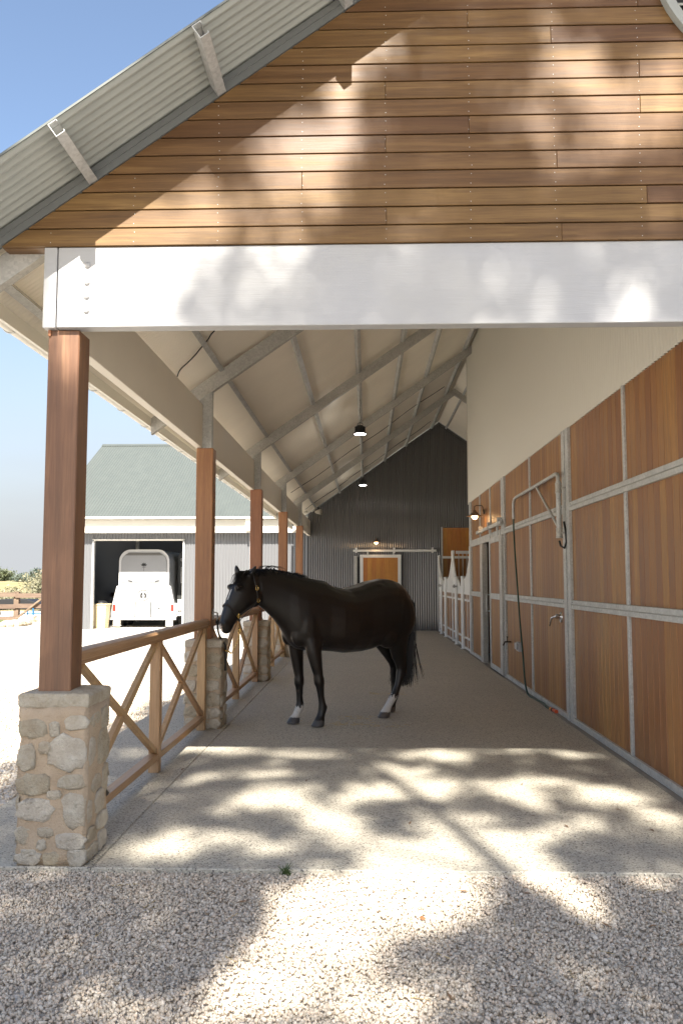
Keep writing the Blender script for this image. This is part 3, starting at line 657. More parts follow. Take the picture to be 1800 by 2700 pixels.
build('arm', MB().tube([(-1.62, 27.2, 4.05), (-1.66, 27.1, 3.92), (-1.75, 27.0, 3.85)], 0.018, 8), M_cream, fl)
for x in (-1.9, -1.66): build('lamp_head', MB().lathe([(0.02, 0), (0.05, 0.04), (0.10, 0.2), (0.09, 0.2)], (x+0.02, 27.0, 3.84), (-0.75, -0.3, -0.1) if x < -1.8 else (0.9, -0.3, 0.0), 14), M_cream, fl, smooth=True)
# ------------------------------------------------------------------ wash bay fittings
XA = 2.262
ha = thing('hose_arm', 'swinging grey pipe arm with diagonal brace carrying the wash hose', 'hose arm', (XA, 9.95, 2.1))
build('pivot_pipe', MB().tube([(XA, 9.93, 2.12), (XA, 9.93, 2.78)], 0.03, 12), M_galv, ha, smooth=True, angle=40)
build('arm_pipe', MB().tube([(XA, 9.93, 2.74), (XA, 9.94, 2.83), (XA, 9.99, 2.872), (XA, 10.06, 2.882), (XA, 12.72, 2.872), (XA, 12.88, 2.855), (XA, 12.95, 2.79), (XA, 12.96, 2.70), (XA, 12.965, 2.56)], 0.023, 10), M_galv, ha, smooth=True, angle=40)
build('brace', MB().tube([(XA, 9.95, 2.23), (XA, 11.22, 2.865)], 0.017, 8), M_galv, ha, smooth=True, angle=40)
for z in (2.17, 2.70):
    cl = build('collar', MB().lathe([(0.032, -0.06), (0.04, -0.06), (0.04, -0.045), (0.036, -0.04), (0.036, 0.04), (0.04, 0.045), (0.04, 0.06), (0.03, 0.06)], (XA, 9.93, z), (0,0,1), 14), M_galvd, ha, smooth=True, angle=35)
    build('wall_stud', MB().tube([(XA, 9.93, z), (XW-0.03, 9.88, z)], 0.012, 8), M_galvd, cl)
build('feed_hose', MB().tube([(XA, 9.93, 2.08), (XA+.01, 9.92, 2.02), (XA+.04, 9.86, 1.99), (XA+.06, 9.84, 2.06), (XA+.06, 9.87, 2.2), (XA+.05, 9.9, 2.3)], 0.012, 8), M_black, ha, smooth=True)
M_hose = plain('dark_green_hose', (0.012,0.05,0.035), 0.45)
hp = [(XA, 12.965, 2.60), (XA, 12.96, 2.35), (XA-.01, 12.8, 1.9), (XA-.02, 12.6, 1.45), (XA-.03, 12.4, 1.0), (XA-.03, 12.22, 0.55), (XA-.03, 12.1, 0.22), (XA-.02, 12.03, 0.08), (XA, 11.94, 0.018), (XA+.03, 11.6, 0.014), (XA+.05, 11.2, 0.014), (XA+.02, 10.95, 0.014), (XA+.03, 10.72, 0.014)]
def smoothpath(P, n=6):
    P = [Vector(p) for p in P]; out = []
    for i in range(len(P)-1):
        p0, p1, p2, p3 = P[max(i-1,0)], P[i], P[i+1], P[min(i+2, len(P)-1)]
        for k in range(n):
            t = k/n; out.append(0.5*((2*p1)+(p2-p0)*t+(2*p0-5*p1+4*p2-p3)*t*t+(3*p1-p0-3*p2+p3)*t**3))
    return out + [P[-1]]
CB = [(-2.011,8.781,3.795),(-1.95,8.66,3.84),(-1.848,8.598,3.91),(-1.76,8.52,3.965),(-1.709,8.475,4.007),(-1.648,8.419,4.05),(-1.60,8.36,4.08),(-1.521,8.272,4.14),(-1.2,8.1,4.36),(-.6,8.0,4.78)]
build('roof_cable', MB().tube(smoothpath([Vector(p)-Vector((0,0,.012)) for p in CB], 4), 0.007, 6), M_black, SB)
build('roof_cable', MB().tube(smoothpath([Vector((x, 26.2+.12*math.sin(x*5), rake(x)+.045)) for x in np.arange(-1.9, 2.3, .28)], 3), 0.008, 6), M_black, SB)
build('roof_cable', MB().tube(smoothpath([Vector((x, 21.3+.12*math.sin(x*4), rake(x)+.045)) for x in np.arange(-1.9, 2.3, .28)], 3), 0.008, 6), M_black, SB)
hs = thing('garden_hose', 'dark green hose hanging from the pipe arm down to the floor', 'hose', (XA, 12.0, 0))
build('hose', MB().tube(smoothpath(hp), 0.0125, 8), M_hose, hs, smooth=True)
build('connector', MB().tube([(XA+.03, 10.73, .02), (XA+.035, 10.66, .022)], 0.022, 10), plain('orange_plastic', (0.75,0.28,0.03), 0.4), hs)
build('connector_ring', MB().tube([(XA+.035, 10.66, .022), (XA+.037, 10.62, .022)], 0.025, 10), M_black, hs)
build('nozzle', MB().tube([(XA+.037, 10.62, .022), (XA+.042, 10.52, .022), (XA+.045, 10.48, .022)], [0.02, 0.02, 0.024], 10), plain('red_orange_plastic', (0.62,0.10,0.03), 0.4), hs)
mx = thing('mixer_tap', 'chrome lever mixer tap on a round plate beside the steel post', 'tap', (XW, 10.36, 1.14))
build('plate', MB().lathe([(0, 0.012), (0.062, 0.012), (0.068, 0)], (XW-0.002, 10.34, 1.17), (-1,0,0), 20), M_chrome, mx, smooth=True, angle=40)
build('body', MB().tube([(XW, 10.34, 1.18), (XW-0.07, 10.34, 1.18)], 0.028, 12), M_chrome, mx, smooth=True, angle=40)
build('lever', MB().tube([(XW-0.06, 10.34, 1.185), (XW-0.10, 10.42, 1.16), (XW-0.115, 10.47, 1.06)], [0.016, 0.013, 0.009], 8), M_chrome, mx, smooth=True)
tp = thing('garden_tap', 'small dark brass tap low on the planked wall', 'tap', (XW, 13.95, 0.6))
build('body', MB().tube([(XW, 13.95, 0.62), (XW-0.10, 13.95, 0.62), (XW-0.13, 13.95, 0.56)], 0.014, 8), M_bronze, tp); build('handle', MB().bar((XW-0.06, 13.91, 0.70), (XW-0.06, 13.99, 0.70), 0.02, 0.01).tube([(XW-0.06, 13.95, 0.62), (XW-0.06, 13.95, 0.71)], 0.007, 6), M_bronze, tp)
ou = thing('power_outlet', 'white weatherproof outlet box low on the wall behind the hose', 'outlet', (XW, 13.04, 0.6))
build('box', box(XW-0.06, XW-0.001, 12.92, 13.16, 0.54, 0.68), M_white, ou, bevel=0.008); build('cover', box(XW-0.09, XW-0.06, 12.97, 13.14, 0.57, 0.67), M_white, ou, bevel=0.008)

# ------------------------------------------------------------------ the horse
HF = Vector((-0.678, 9.556, 0)); HU = Vector((0.772, 0.636, 0)).normalized(); HN = Vector((HU.y, -HU.x, 0))
def hp3(s, z, lat=0.0): return HF + HU*s + HN*lat + Vector((0, 0, z))
ST = [((1.545,1.30),(1.54,1.25),.03),((1.50,1.43),(1.505,1.02),.13),((1.435,1.525),(1.43,.87),.205),((1.33,1.598),(1.33,.80),.255),((1.20,1.632),(1.18,.82),.285),((1.06,1.636),(1.04,.835),.29),
      ((.90,1.612),(.90,.80),.30),((.72,1.562),(.72,.778),.325),((.52,1.522),(.52,.775),.33),((.32,1.557),(.34,.80),.305),((.17,1.622),(.17,.818),.26),((.03,1.645),(.01,.825),.235),
      ((-.09,1.66),(-.13,.85),.215),((-.205,1.68),(-.235,.935),.185),((-.33,1.702),(-.315,1.065),.15),((-.45,1.722),(-.43,1.19),.12),((-.56,1.733),(-.545,1.285),.098),((-.67,1.728),(-.645,1.35),.084)]
HD = [((-.70,1.722),(-.64,1.42),.075),((-.79,1.71),(-.665,1.385),.088),((-.875,1.655),(-.70,1.345),.098),((-.94,1.585),(-.745,1.31),.10),((-.985,1.51),(-.795,1.28),.092),((-1.022,1.43),(-.85,1.245),.078),
      ((-1.052,1.35),(-.90,1.20),.066),((-1.082,1.265),(-.945,1.145),.059),((-1.104,1.185),(-.968,1.10),.058),((-1.105,1.122),(-.992,1.070),.05),((-1.078,1.078),(-1.03,1.062),.022)]
def loft(stations, seg=24, pw=2.3):
    V = []; Fc = []
    for (t, b, hw) in stations:
        T = hp3(*t); B = hp3(*b); c = (T+B)/2; d = (T-B)/2
        for k in range(seg):
            a = 2*math.pi*k/seg; x, y = math.cos(a), math.sin(a); e = 2/pw
            V.append(c + d*math.copysign(abs(x)**e, x) + HN*(hw*math.copysign(abs(y)**e, y)))
    n = len(stations)
    for i in range(n-1):
        for k in range(seg): Fc.append((i*seg+k, i*seg+(k+1)%seg, (i+1)*seg+(k+1)%seg, (i+1)*seg+k))
    Fc.append(tuple(range(seg))); Fc.append(tuple((n-1)*seg+k for k in range(seg)))
    return V, Fc
def leg(stn, seg=14):                       # (s, z, lat, rs, rl)
    V = []; n = len(stn)
    for s, z, la, rs, rl in stn:
        for k in range(seg):
            a = 2*math.pi*k/seg; q = 1.12 if .1 < z < .8 else 1.0; V.append(hp3(s+q*rs*math.cos(a), z, la+q*rl*math.sin(a)))
    Fc = [(i*seg+k, i*seg+(k+1)%seg, (i+1)*seg+(k+1)%seg, (i+1)*seg+k) for i in range(n-1) for k in range(seg)]
    return V, Fc + [tuple(range(seg)), tuple((n-1)*seg+k for k in range(seg))]
hb = MB()
hb.add(*loft(ST)); hb.add(*loft(HD, pw=2.5))
NF, FF_, NH, FH = 0.17, -0.17, 0.135, -0.135
hb.add(*leg([(-.02,1.10,.12,.15,.07),(-.01,.95,.15,.125,.075),(-.01,.82,.165,.095,.07),(.02,.67,NF,.066,.055),(.045,.57,NF,.052,.046),(.055,.52,NF,.058,.052),(.06,.475,NF,.056,.05),(.07,.43,NF,.043,.04),(.085,.33,NF,.036,.031),(.10,.255,NF,.039,.034),(.112,.21,NF,.052,.042),(.10,.165,NF,.045,.04),(.078,.115,NF,.044,.042),(.066,.085,NF,.058,.055),(.062,.07,NF,.064,.060),(.045,.03,NF,.075,.07),(.035,.002,NF,.082,.074)]))
hb.add(*leg([(-.04,1.08,-.12,.14,.07),(-.03,.94,-.15,.115,.07),(-.02,.80,-.165,.09,.065),(.005,.65,FF_,.064,.052),(.02,.54,FF_,.052,.046),(.022,.49,FF_,.057,.05),(.024,.445,FF_,.054,.049),(.028,.40,FF_,.042,.038),(.031,.30,FF_,.036,.031),(.036,.24,FF_,.039,.034),(.04,.195,FF_,.05,.041),(.018,.15,FF_,.045,.04),(-.012,.10,FF_,.045,.043),(-.03,.08,FF_,.058,.055),(-.035,.065,FF_,.063,.06),(-.05,.03,FF_,.074,.069),(-.06,.002,FF_,.081,.073)]))
def hind(o, la, pts):
    return leg([(s, z, la*q, rs, rl) for s, z, q, rs, rl in pts])
hb.add(*hind(0, NH, [(1.27,1.22,1.0,.20,.10),(1.25,1.05,1.12,.195,.105),(1.23,.92,1.15,.165,.095),(1.245,.80,1.1,.125,.078),(1.275,.70,1.0,.095,.062),(1.305,.61,1.0,.075,.05),(1.318,.55,1.0,.068,.047),(1.31,.50,1.0,.066,.046),(1.285,.44,1.0,.05,.041),(1.255,.36,1.0,.042,.036),(1.215,.28,1.0,.045,.038),(1.18,.23,1.0,.056,.045),(1.14,.18,1.0,.048,.042),(1.09,.12,1.0,.047,.044),(1.062,.085,1.0,.06,.056),(1.055,.068,1.0,.066,.061),(1.035,.03,1.0,.077,.069),(1.022,.002,1.0,.083,.073)]))
hb.add(*hind(0, FH, [(1.32,1.20,1.0,.19,.10),(1.26,1.02,1.12,.175,.10),(1.25,.90,1.15,.145,.09),(1.30,.79,1.1,.11,.075),(1.37,.68,1.0,.085,.058),(1.43,.59,1.0,.07,.05),(1.45,.54,1.0,.066,.047),(1.445,.49,1.0,.062,.046),(1.435,.42,1.0,.048,.041),(1.435,.32,1.0,.041,.036),(1.44,.25,1.0,.045,.038),(1.44,.20,1.0,.055,.045),(1.42,.155,1.0,.047,.042),(1.395,.105,1.0,.046,.044),(1.38,.08,1.0,.058,.055),(1.375,.065,1.0,.064,.06),(1.36,.03,1.0,.075,.068),(1.35,.002,1.0,.081,.072)]))
Mh = Matrix((HU, HN, Vector((0,0,1)))).transposed()
def he(s, z, la, r): hb.ell(hp3(s, z, la), r, Mh)
for sg in (1, -1):
    he(-.02, 1.15, .13*sg, (.20,.10,.30)); he(-.16, 1.03, .10*sg, (.11,.06,.15)); he(1.28, 1.18, .16*sg, (.22,.13,.28)); he(1.06, .98, .17*sg, (.15,.10,.17))
    he(-.735, 1.43, .062*sg, (.105,.038,.11)); he(-.935, 1.545, .078*sg, (.05,.032,.035)); he(-1.065, 1.165, .042*sg, (.036,.022,.035)); he(.97, 1.50, .15*sg, (.13,.06,.08))
    # ears
    bz = hp3(-.79, 1.675, .066) if sg > 0 else hp3(-.855, 1.665, -.062); tz = hp3(-.728, 1.775, .095) if sg > 0 else hp3(-.875, 1.785, -.078)
    V = []; 
    for q, r in ((0,.040),(.25,.050),(.55,.044),(.8,.028),(1,.008)):
        c = bz.lerp(tz, q)
        for k in range(10):
            a = 2*math.pi*k/10; V.append(c + HU*(r*0.6*math.cos(a)) + HN*(r*math.sin(a)))
    hb.add(V, [(i*10+k, i*10+(k+1)%10, (i+1)*10+(k+1)%10, (i+1)*10+k) for i in range(4) for k in range(10)] + [tuple(range(10)), tuple(40+k for k in range(10))])
he(.12, 1.565, 0, (.20,.06,.06)); he(-1.03, 1.085, 0, (.05,.045,.035))
horse = thing('horse', 'black horse standing side on, head left, with white socks and leather halter', 'horse', HF)
tmp = build('horse_source', hb, None)
md = tmp.modifiers.new('r', 'REMESH'); md.mode = 'VOXEL'; md.voxel_size = 0.0115
md2 = tmp.modifiers.new('s', 'SMOOTH'); md2.factor = 0.5; md2.iterations = 9
dgp = bpy.context.evaluated_depsgraph_get(); bme = bpy.data.meshes.new_from_object(tmp.evaluated_get(dgp)); bpy.data.objects.remove(tmp)
co = np.empty(len(bme.vertices)*3, np.float32); bme.vertices.foreach_get('co', co); co = co.reshape(-1, 3) - np.array(HF)
ss = co @ np.array(HU); ll = co @ np.array(HN); zz = co[:, 2]
# a shallow throat groove between muzzle line and flat hoof soles; keep the sole on the floor
co[:, 2] = np.maximum(co[:, 2], 0.001)
colr = np.tile(np.array([0.0075, 0.0052, 0.0040, 1.0], np.float32), (len(co), 1))
brown = np.clip((1.25-np.abs(zz-1.0)*2.2), 0, 1)*np.clip((0.9-np.abs(ss-.35)), 0, 1)
colr[:, :3] += brown[:, None]*np.array([0.009, 0.0042, 0.0018])
jag = 0.022*np.sin(ll*160+ss*70)+0.012*np.sin(ss*240)
def paintv(mask, c):
    colr[mask, :3] = c
paintv((ll < -.06) & (ss < .3) & (zz < .185+jag), (0.62,0.60,0.56)); paintv((ll > .04) & (ss > .85) & (ss < 1.3) & (zz < .245+jag), (0.60,0.57,0.53))
paintv((zz < .074) & (ss < .5), (0.075,0.07,0.068)); paintv((zz < .070) & (ss > .5), (0.085,0.072,0.062)); paintv((zz < .012), (0.16,0.15,0.14))
paintv((zz > .11) & (zz < .14) & (ll < 0) & (ss > 1.3), (0.011,0.009,0.007))
face_s = -1.045 + (zz-1.40)*0.52                                                     # rough line of the nose bridge
paintv((ss < -.9) & (np.abs(ll-.010) < .0095) & (zz > 1.41) & (zz < 1.52) & (ss < -0.965+(zz-1.5)*0.52), (0.62,0.60,0.57))
paintv((ss < -1.07) & (np.abs(ll) < .016) & (zz > 1.09) & (zz < 1.16), (0.45,0.38,0.34))
bme.vertices.foreach_set('co', co.astype(np.float32).ravel())
ca = bme.color_attributes.new('coat', 'FLOAT_COLOR', 'POINT'); ca.data.foreach_set('color', colr.ravel())
bme.polygons.foreach_set('use_smooth', [True]*len(bme.polygons))
t = NT('horse_coat', 0.36, spec=0.42); a = t.n('Attribute', attribute_name='coat')
nz = t.noise(t.coord((60,60,14), rnd=False), 3, 4, 0.6); t.col(t.mix(t.maprange(nz, .35, .7, 0, .35), a.outputs['Color'], (0.004,0.003,0.003)))
t.rgh(t.maprange(nz, .3, .7, .30, .46)); t.bump(nz, .12, .004); t.b.inputs['Sheen Weight'].default_value = 0.03; t.b.inputs['Sheen Roughness'].default_value = 0.4
bme.materials.clear(); bme.materials.append(t.m)
hbody = bpy.data.objects.new('body', bme); C.objects.link(hbody); hbody.parent = horse
M_eye = plain('horse_eye', (0.006,0.004,0.003), 0.06)
for sg in (1, -1):
    build('eye', MB().ell(hp3(-.945, 1.535, .101*sg), (.019,.010,.016), Mh), M_eye, horse, smooth=True)
    build('nostril', MB().ell(hp3(-1.079, 1.165, .058*sg), (.011,.007,.021), Mh @ Matrix.Rotation(.35, 3, 'Y')), M_dark, horse, smooth=True)
M_hair = plain('black_hair', (0.006,0.005,0.0045), 0.42, spec=0.3)
def strands(paths, r0, r1=0.0006):
    mb = MB()
    for P in paths:
        n = len(P); mb.tube(P, [r0*(1-i/(n-1))+r1*i/(n-1) for i in range(n)], 3, cap=False)
    return mb
def crest(s):
    pts = [(p[0][0], p[0][1]) for p in ST[11:]] + [(HD[1][0])]
    pts = sorted(pts); xs = [p[0] for p in pts]; zs = [p[1] for p in pts]
    return float(np.interp(s, xs, zs))
mp = []
for i in range(420):
    s = rng.uniform(-.76, -.06); z = crest(s)-0.012; sg = -1 if rng.random() < .72 else 1
    la = rng.normal(0, .012); up = rng.uniform(.012, .04)*(1.0 if s > -.45 else .8); L = rng.uniform(.05, .20) if sg < 0 else rng.uniform(.02, .07)
    fwdv = rng.normal(.015, .02)
    mp.append([hp3(s, z, la), hp3(s+fwdv*.4, z+up*.7, la+sg*.012), hp3(s+fwdv, z+up*.8, la+sg*.035), hp3(s+fwdv*1.5, z-L*.4, la+sg*.075), hp3(s+fwdv*1.8, z-L, la+sg*.095)])
for i in range(36):                         # short tufts standing at the withers
    s = rng.uniform(-.22, -.04); z = crest(s)-.01; mp.append([hp3(s, z), hp3(s+.008, z+.025, rng.normal(0,.01)), hp3(s+rng.uniform(.01,.035), z+rng.uniform(.03,.055), rng.normal(0,.02))])
for i in range(14):                         # loose curls above the poll
    s = rng.uniform(-.66, -.42); z = crest(s); mp.append([hp3(s, z), hp3(s+.03, z+.035), hp3(s+.09, z+.045, .01), hp3(s+.15, z+.02, .02), hp3(s+.17, z-.03, .03)])
build('mane', strands(mp, .0045), M_hair, horse)
fp_ = []
for i in range(90):
    la = rng.normal(0, .03); s = rng.uniform(-.80, -.74)
    fp_.append([hp3(s, 1.705, la), hp3(s-.07, 1.715, la*1.2), hp3(s-.13, 1.665, la*1.5+.01), hp3(s-.155, 1.60, la*1.8+.02), hp3(s-.17+rng.normal(0,.02), 1.60-rng.uniform(.03,.12), la*2+.03)])
build('forelock', strands(fp_, .0035), M_hair, horse)
tl = []
for i in range(700):
    a = rng.normal(0, 1); b = rng.normal(0, 1); L = rng.uniform(.82, 1.0)
    s0 = 1.525; k = min(abs(a), 2)
    tl.append([hp3(1.50, 1.42, b*.02), hp3(1.545+a*.012, 1.34, .02+b*.03), hp3(1.515+a*.026, 1.13, .04+b*.04), hp3(1.475+a*.038, .86, .05+b*.045), hp3(1.445+a*.048, .60, .05+b*.05), hp3(1.425+a*.066+rng.normal(0,.01), 1.40-1.08*L, .05+b*.058)])
for i in range(7):
    a = rng.uniform(.2, 2.0); tl.append([hp3(1.56, 1.1, .07), hp3(1.56+a*.02, .85, .08), hp3(1.56+a*.05, .6, .10), hp3(1.55+a*.085, .36+rng.uniform(0,.12), .12)])
build('tail', strands(tl, .0068, .0015), M_hair, horse)
# leather halter
def head_ring(q):                           # q runs along the head stations
    i = min(int(q), len(HD)-2); f = q-i; L = lambda a, b: a+(b-a)*f
    t_, b_, w_ = HD[i], HD[i+1], 0
    return ((L(t_[0][0], b_[0][0]), L(t_[0][1], b_[0][1])), (L(t_[1][0], b_[1][0]), L(t_[1][1], b_[1][1])), L(t_[2], b_[2]))
def on_head(q, ang, off=.008):
    T_, B_, hw = head_ring(q); T_ = hp3(*T_); B_ = hp3(*B_); c = (T_+B_)/2; d = (T_-B_)/2; x, y = math.cos(ang), math.sin(ang); e = 2/2.5
    dd = d*math.copysign(abs(x)**e, x)*(1+off/d.length) + HN*(math.copysign(abs(y)**e, y)*(hw+off)); return c+dd
def strap(P, w_=.024, th=.005, axis=None):
    mb = MB(); V = []; n = len(P)
    for i, p in enumerate(P):
        d = (P[min(i+1, n-1)]-P[max(i-1, 0)]).normalized(); c = axis(i) if axis else hp3(-.86, 1.40); o = (p-c); o = (o - d*o.dot(d)).normalized(); s_ = d.cross(o)
        for a, b in ((-1,-1),(1,-1),(1,1),(-1,1)): V.append(p + s_*(a*w_/2) + o*(b*th/2))
    Fc = [(i*4+k, i*4+(k+1)%4, (i+1)*4+(k+1)%4, (i+1)*4+k) for i in range(n-1) for k in range(4)] + [(0,1,2,3), (n*4-4, n*4-3, n*4-2, n*4-1)]
    return mb.add(V, Fc)
M_leather = plain('black_leather', (0.016,0.013,0.011), 0.38)
ht = thing('halter', 'black leather halter with brass buckles on the horse head', 'halter', hp3(-.9, 1.3))
QN = 5.9
noseP = [on_head(QN, a) for a in np.linspace(0, 2*math.pi, 33)]
cn = sum(noseP, Vector())/33
build('noseband', strap(noseP, .028, .006, lambda i: cn), M_leather, ht)
for sg in (1, -1):
    ringN = on_head(QN, sg*2.0, .012); cheek = on_head(1.9, sg*2.05, .045) ; up_ = on_head(1.05, sg*1.3, .03); poll = on_head(.55, sg*.35, .02)
    build('cheek_strap', strap([ringN.lerp(cheek, q/8)+HN*(sg*.012*math.sin(math.pi*q/8)) for q in range(9)], .024), M_leather, ht)
    build('crown_strap', strap([cheek.lerp(up_, q/6)+HN*(sg*.014*math.sin(math.pi*q/6)) for q in range(7)]+[up_.lerp(poll, q/4)+HN*(sg*.01) for q in range(1, 5)], .022), M_leather, ht)
    build('buckle', MB().tube([ringN + HN*(sg*.01) + HU*(.021*math.cos(a)) + Vector((0,0,.026*math.sin(a))) for a in np.linspace(0, 2*math.pi, 5)], .0042, 6, cap=False).tube([ringN+HN*(sg*.012)+Vector((0,0,-.026)), ringN+HN*(sg*.012)+Vector((0,0,.026))], .003, 6), M_brass, ht)
    bk = cheek.lerp(up_, .62) + HN*(sg*.022)
    build('buckle', MB().tube([bk + HU*(.015*math.cos(a)) + Vector((0,0,.026*math.sin(a))) for a in np.linspace(0, 2*math.pi, 13)], .0036, 6, cap=False), M_brass, ht)
    build('ring', MB().tube([cheek + HN*(sg*.012) + HU*(.016*math.cos(a)) + Vector((0,0,.02*math.sin(a))) for a in np.linspace(0, 2*math.pi, 13)], .0035, 6, cap=False), M_brass, ht)
chinr = on_head(QN, math.pi, .035)
build('chin_strap', strap([on_head(QN, 2.0, .012).lerp(chinr, q/5) for q in range(6)], .02), M_leather, ht)
build('chin_strap', strap([on_head(QN, -2.0, .012).lerp(chinr, q/5) for q in range(6)], .02), M_leather, ht)
build('throat_strap', strap([on_head(1.9, 2.05, .045).lerp(on_head(QN, math.pi, .03), q/8)+Vector((0,0,-.012*math.sin(math.pi*q/8))) for q in range(9)], .018), M_leather, ht)
# tie ring on the post and the lead
tr_ = thing('tie_ring', 'steel tie ring and plate bolted to the inner side of the second post', 'tie ring', (-1.715, 9.43, 1.2))
RB = Vector((-1.70, 9.43, 1.235))
build('plate', box(-1.714, -1.706, 9.40, 9.46, 1.18, 1.30), M_galvd, tr_); build('eye_bolt', MB().tube([(-1.71, 9.43, 1.26), (-1.665, 9.43, 1.255), (-1.66, 9.43, 1.225), (-1.705, 9.43, 1.22)], .007, 6), M_galvd, tr_)
build('ring', MB().tube([(-1.662, 9.43+.035*math.cos(a), 1.205+.045*math.sin(a)) for a in np.linspace(0, 2*math.pi, 17)], .006, 6, cap=False), M_galvd, tr_)
ld = thing('lead_chain', 'brass and black lead chain looping from the halter to the post', 'lead', (-1.6, 9.45, 0.9))
clip = chinr + Vector((0, 0, -.02))
build('snap_hook', MB().tube([clip, clip+Vector((0,0,-.05)), clip+Vector((.012,0,-.09)), clip+Vector((.0,0,-.12)), clip+Vector((-.012,0,-.09)), clip+Vector((0,0,-.05))], .007, 6), M_brass, ld)
lp = smoothpath([clip+Vector((0,0,-.11)), clip+Vector((-.02,0,-.19)), clip+Vector((-.075,-.02,-.31)), clip.lerp(Vector((-1.645,9.42,1.2)), .5)+Vector((0,0,-.335)), Vector((-1.60, 9.42, .86)), Vector((-1.645, 9.42, 1.0)), Vector((-1.66, 9.43, 1.17))], 14)
ch = MB(); dist = 0; last = lp[0]; kk = 0
for i in range(1, len(lp)):
    seg = (lp[i]-lp[i-1])
    if (lp[i]-last).length < .017: continue
    d = (lp[i]-last).normalized(); o = d.orthogonal().normalized(); v = d.cross(o); A = o if kk % 2 else v; kk += 1; m_ = (lp[i]+last)/2
    ch.tube([m_ + d*(.0135*math.cos(a)) + A*(.0075*math.sin(a)) for a in np.linspace(0, 2*math.pi, 9)], .0028, 4, cap=False); last = lp[i]
build('chain', ch, M_brass, ld)
build('rope', MB().tube(smoothpath([Vector((-1.66,9.43,1.18)), Vector((-1.652,9.42,1.06)), Vector((-1.62,9.40,.98)), Vector((-1.565,9.38,.90)), Vector((-1.56,9.38,.76)), Vector((-1.56,9.38,.62))], 6), .011, 8), M_black, ld, smooth=True)
build('rope_knot', MB().tube([(-1.662+.012*math.cos(a*3), 9.43+.015*math.sin(a*3), 1.17-.03*a/6.28) for a in np.linspace(0, 6.28, 24)], .009, 6), M_black, ld, smooth=True)

# ------------------------------------------------------------------ the shed across the yard
YS = 29.2
SH = thing('shed', 'grey corrugated shed with pale pitched roof and open bay across the yard', 'building', (-6.5, 31, -0.05))
cw = lambda x0, x1, z0, z1: corr((x0, YS, 0), (1,0,0), (0,0,1), (0,-1,0), x1-x0, z0, z1, 0.105, 0.013, 6)
M_shedwall = plain('grey_shed_steel', (0.155,0.158,0.165), 0.38, 0.3, 0.6)
build('front_wall', cw(-10.95, -9.52, -0.06, 3.60), M_shedwall, SH, smooth=True); build('front_wall', cw(-6.36, -1.90, -0.06, 3.60), M_shedwall, SH, smooth=True)
build('lintel_wall', cw(-9.52, -6.36, 3.06, 3.60), M_shedwall, SH, smooth=True)
for (x0, x1, z0, z1) in ((-9.56, -9.50, -0.05, 3.06), (-6.38, -6.32, -0.05, 3.06), (-9.56, -6.32, 3.03, 3.085)): build('door_trim', box(x0, x1, YS-0.05, YS+0.10, z0, z1), M_galv if z1-z0 > 1 else M_cream, SH)
build('return_wall', corr((-1.93, 27.92, 0), (0,1,0), (0,0,1), (-1,0,0), 1.26, 0, 3.4, 0.0765, 0.0095, 6), M_char, SH, smooth=True)
build('fascia_beam', box(-10.98, -1.96, 28.78, 28.86, 3.28, 3.735), M_cream, SH, bevel=0.004)
build('soffit', box(-10.98, -1.96, 28.86, YS+0.02, 3.50, 3.53), M_cream, SH)
build('left_wall', corr((-10.95, YS, 0), (0,1,0), (0,0,1), (-1,0,0), 11.2, -0.06, 3.6, 0.105, 0.013, 4), M_shedwall, SH, smooth=True)
build('back_wall', box(-10.95, -1.9, 40.4, 40.45, -0.06, 3.7), M_shedwall, SH)
build('gable_end', MB().prism([(YS, 3.6), (40.4, 3.6), (34.8, 7.2)], lambda u, v, t: (t, u, v), -10.97, -10.93), M_shedwall, SH)
sa = Vector((0, 34.8-28.62, 7.36-3.80)); sLn = sa.length; sa.normalize(); sn = Vector((0, -sa.z, sa.y))
build('roof_sheet', corr((-11.05, 28.62, 3.80), (1,0,0), sa, sn, 10.05, 0, sLn, 0.105, 0.013, 6), M_roofpale, SH, smooth=True)
sb_ = Vector((0, -sa.y, sa.z)); build('roof_sheet', corr((-11.05, 2*34.8-28.62, 3.80), (1,0,0), sb_, Vector((0, sa.z, sa.y)), 10.05, 0, sLn, 0.105, 0.013, 4), M_roofpale, SH, smooth=True)
build('ridge_cap', MB().prism([(34.6, 7.27), (34.8, 7.385), (35.0, 7.27), (34.8, 7.36)], lambda u, v, t: (t, u, v), -11.07, -1.0), M_roofpale, SH)
g = MB().prism([(28.50, 3.82), (28.50, 3.755), (28.53, 3.735), (28.60, 3.735), (28.63, 3.755), (28.63, 3.82), (28.625, 3.82), (28.62, 3.76), (28.52, 3.76), (28.505, 3.82)], lambda u, v, t: (t, u, v), -11.05, -1.97)
sg_ = build('gutter', g, M_cream, SH)
for x in np.arange(-10.8, -2, 1.05): build('gutter_strap', box(x-.02, x+.02, 28.495, 28.64, 3.73, 3.745), M_galv, sg_)
build('rainwater_head', box(-4.12, -3.82, 28.62, 28.77, 3.35, 3.74), M_whitesteel, SH); build('downpipe', box(-4.02, -3.92, 29.02, 29.12, -0.06, 3.4), M_whitesteel, SH)
build('inner_post', box(-9.2, -9.08, 33.4, 33.5, -.05, 3.6), M_galvd, SH); build('shelf', box(-9.5, -9.0, 33.6, 36, 1.3, 1.36), M_galvd, SH)
build('shed_floor', box(-10.9, -1.95, 29.28, 40.3, -0.2, -0.052), M_conc, SH)
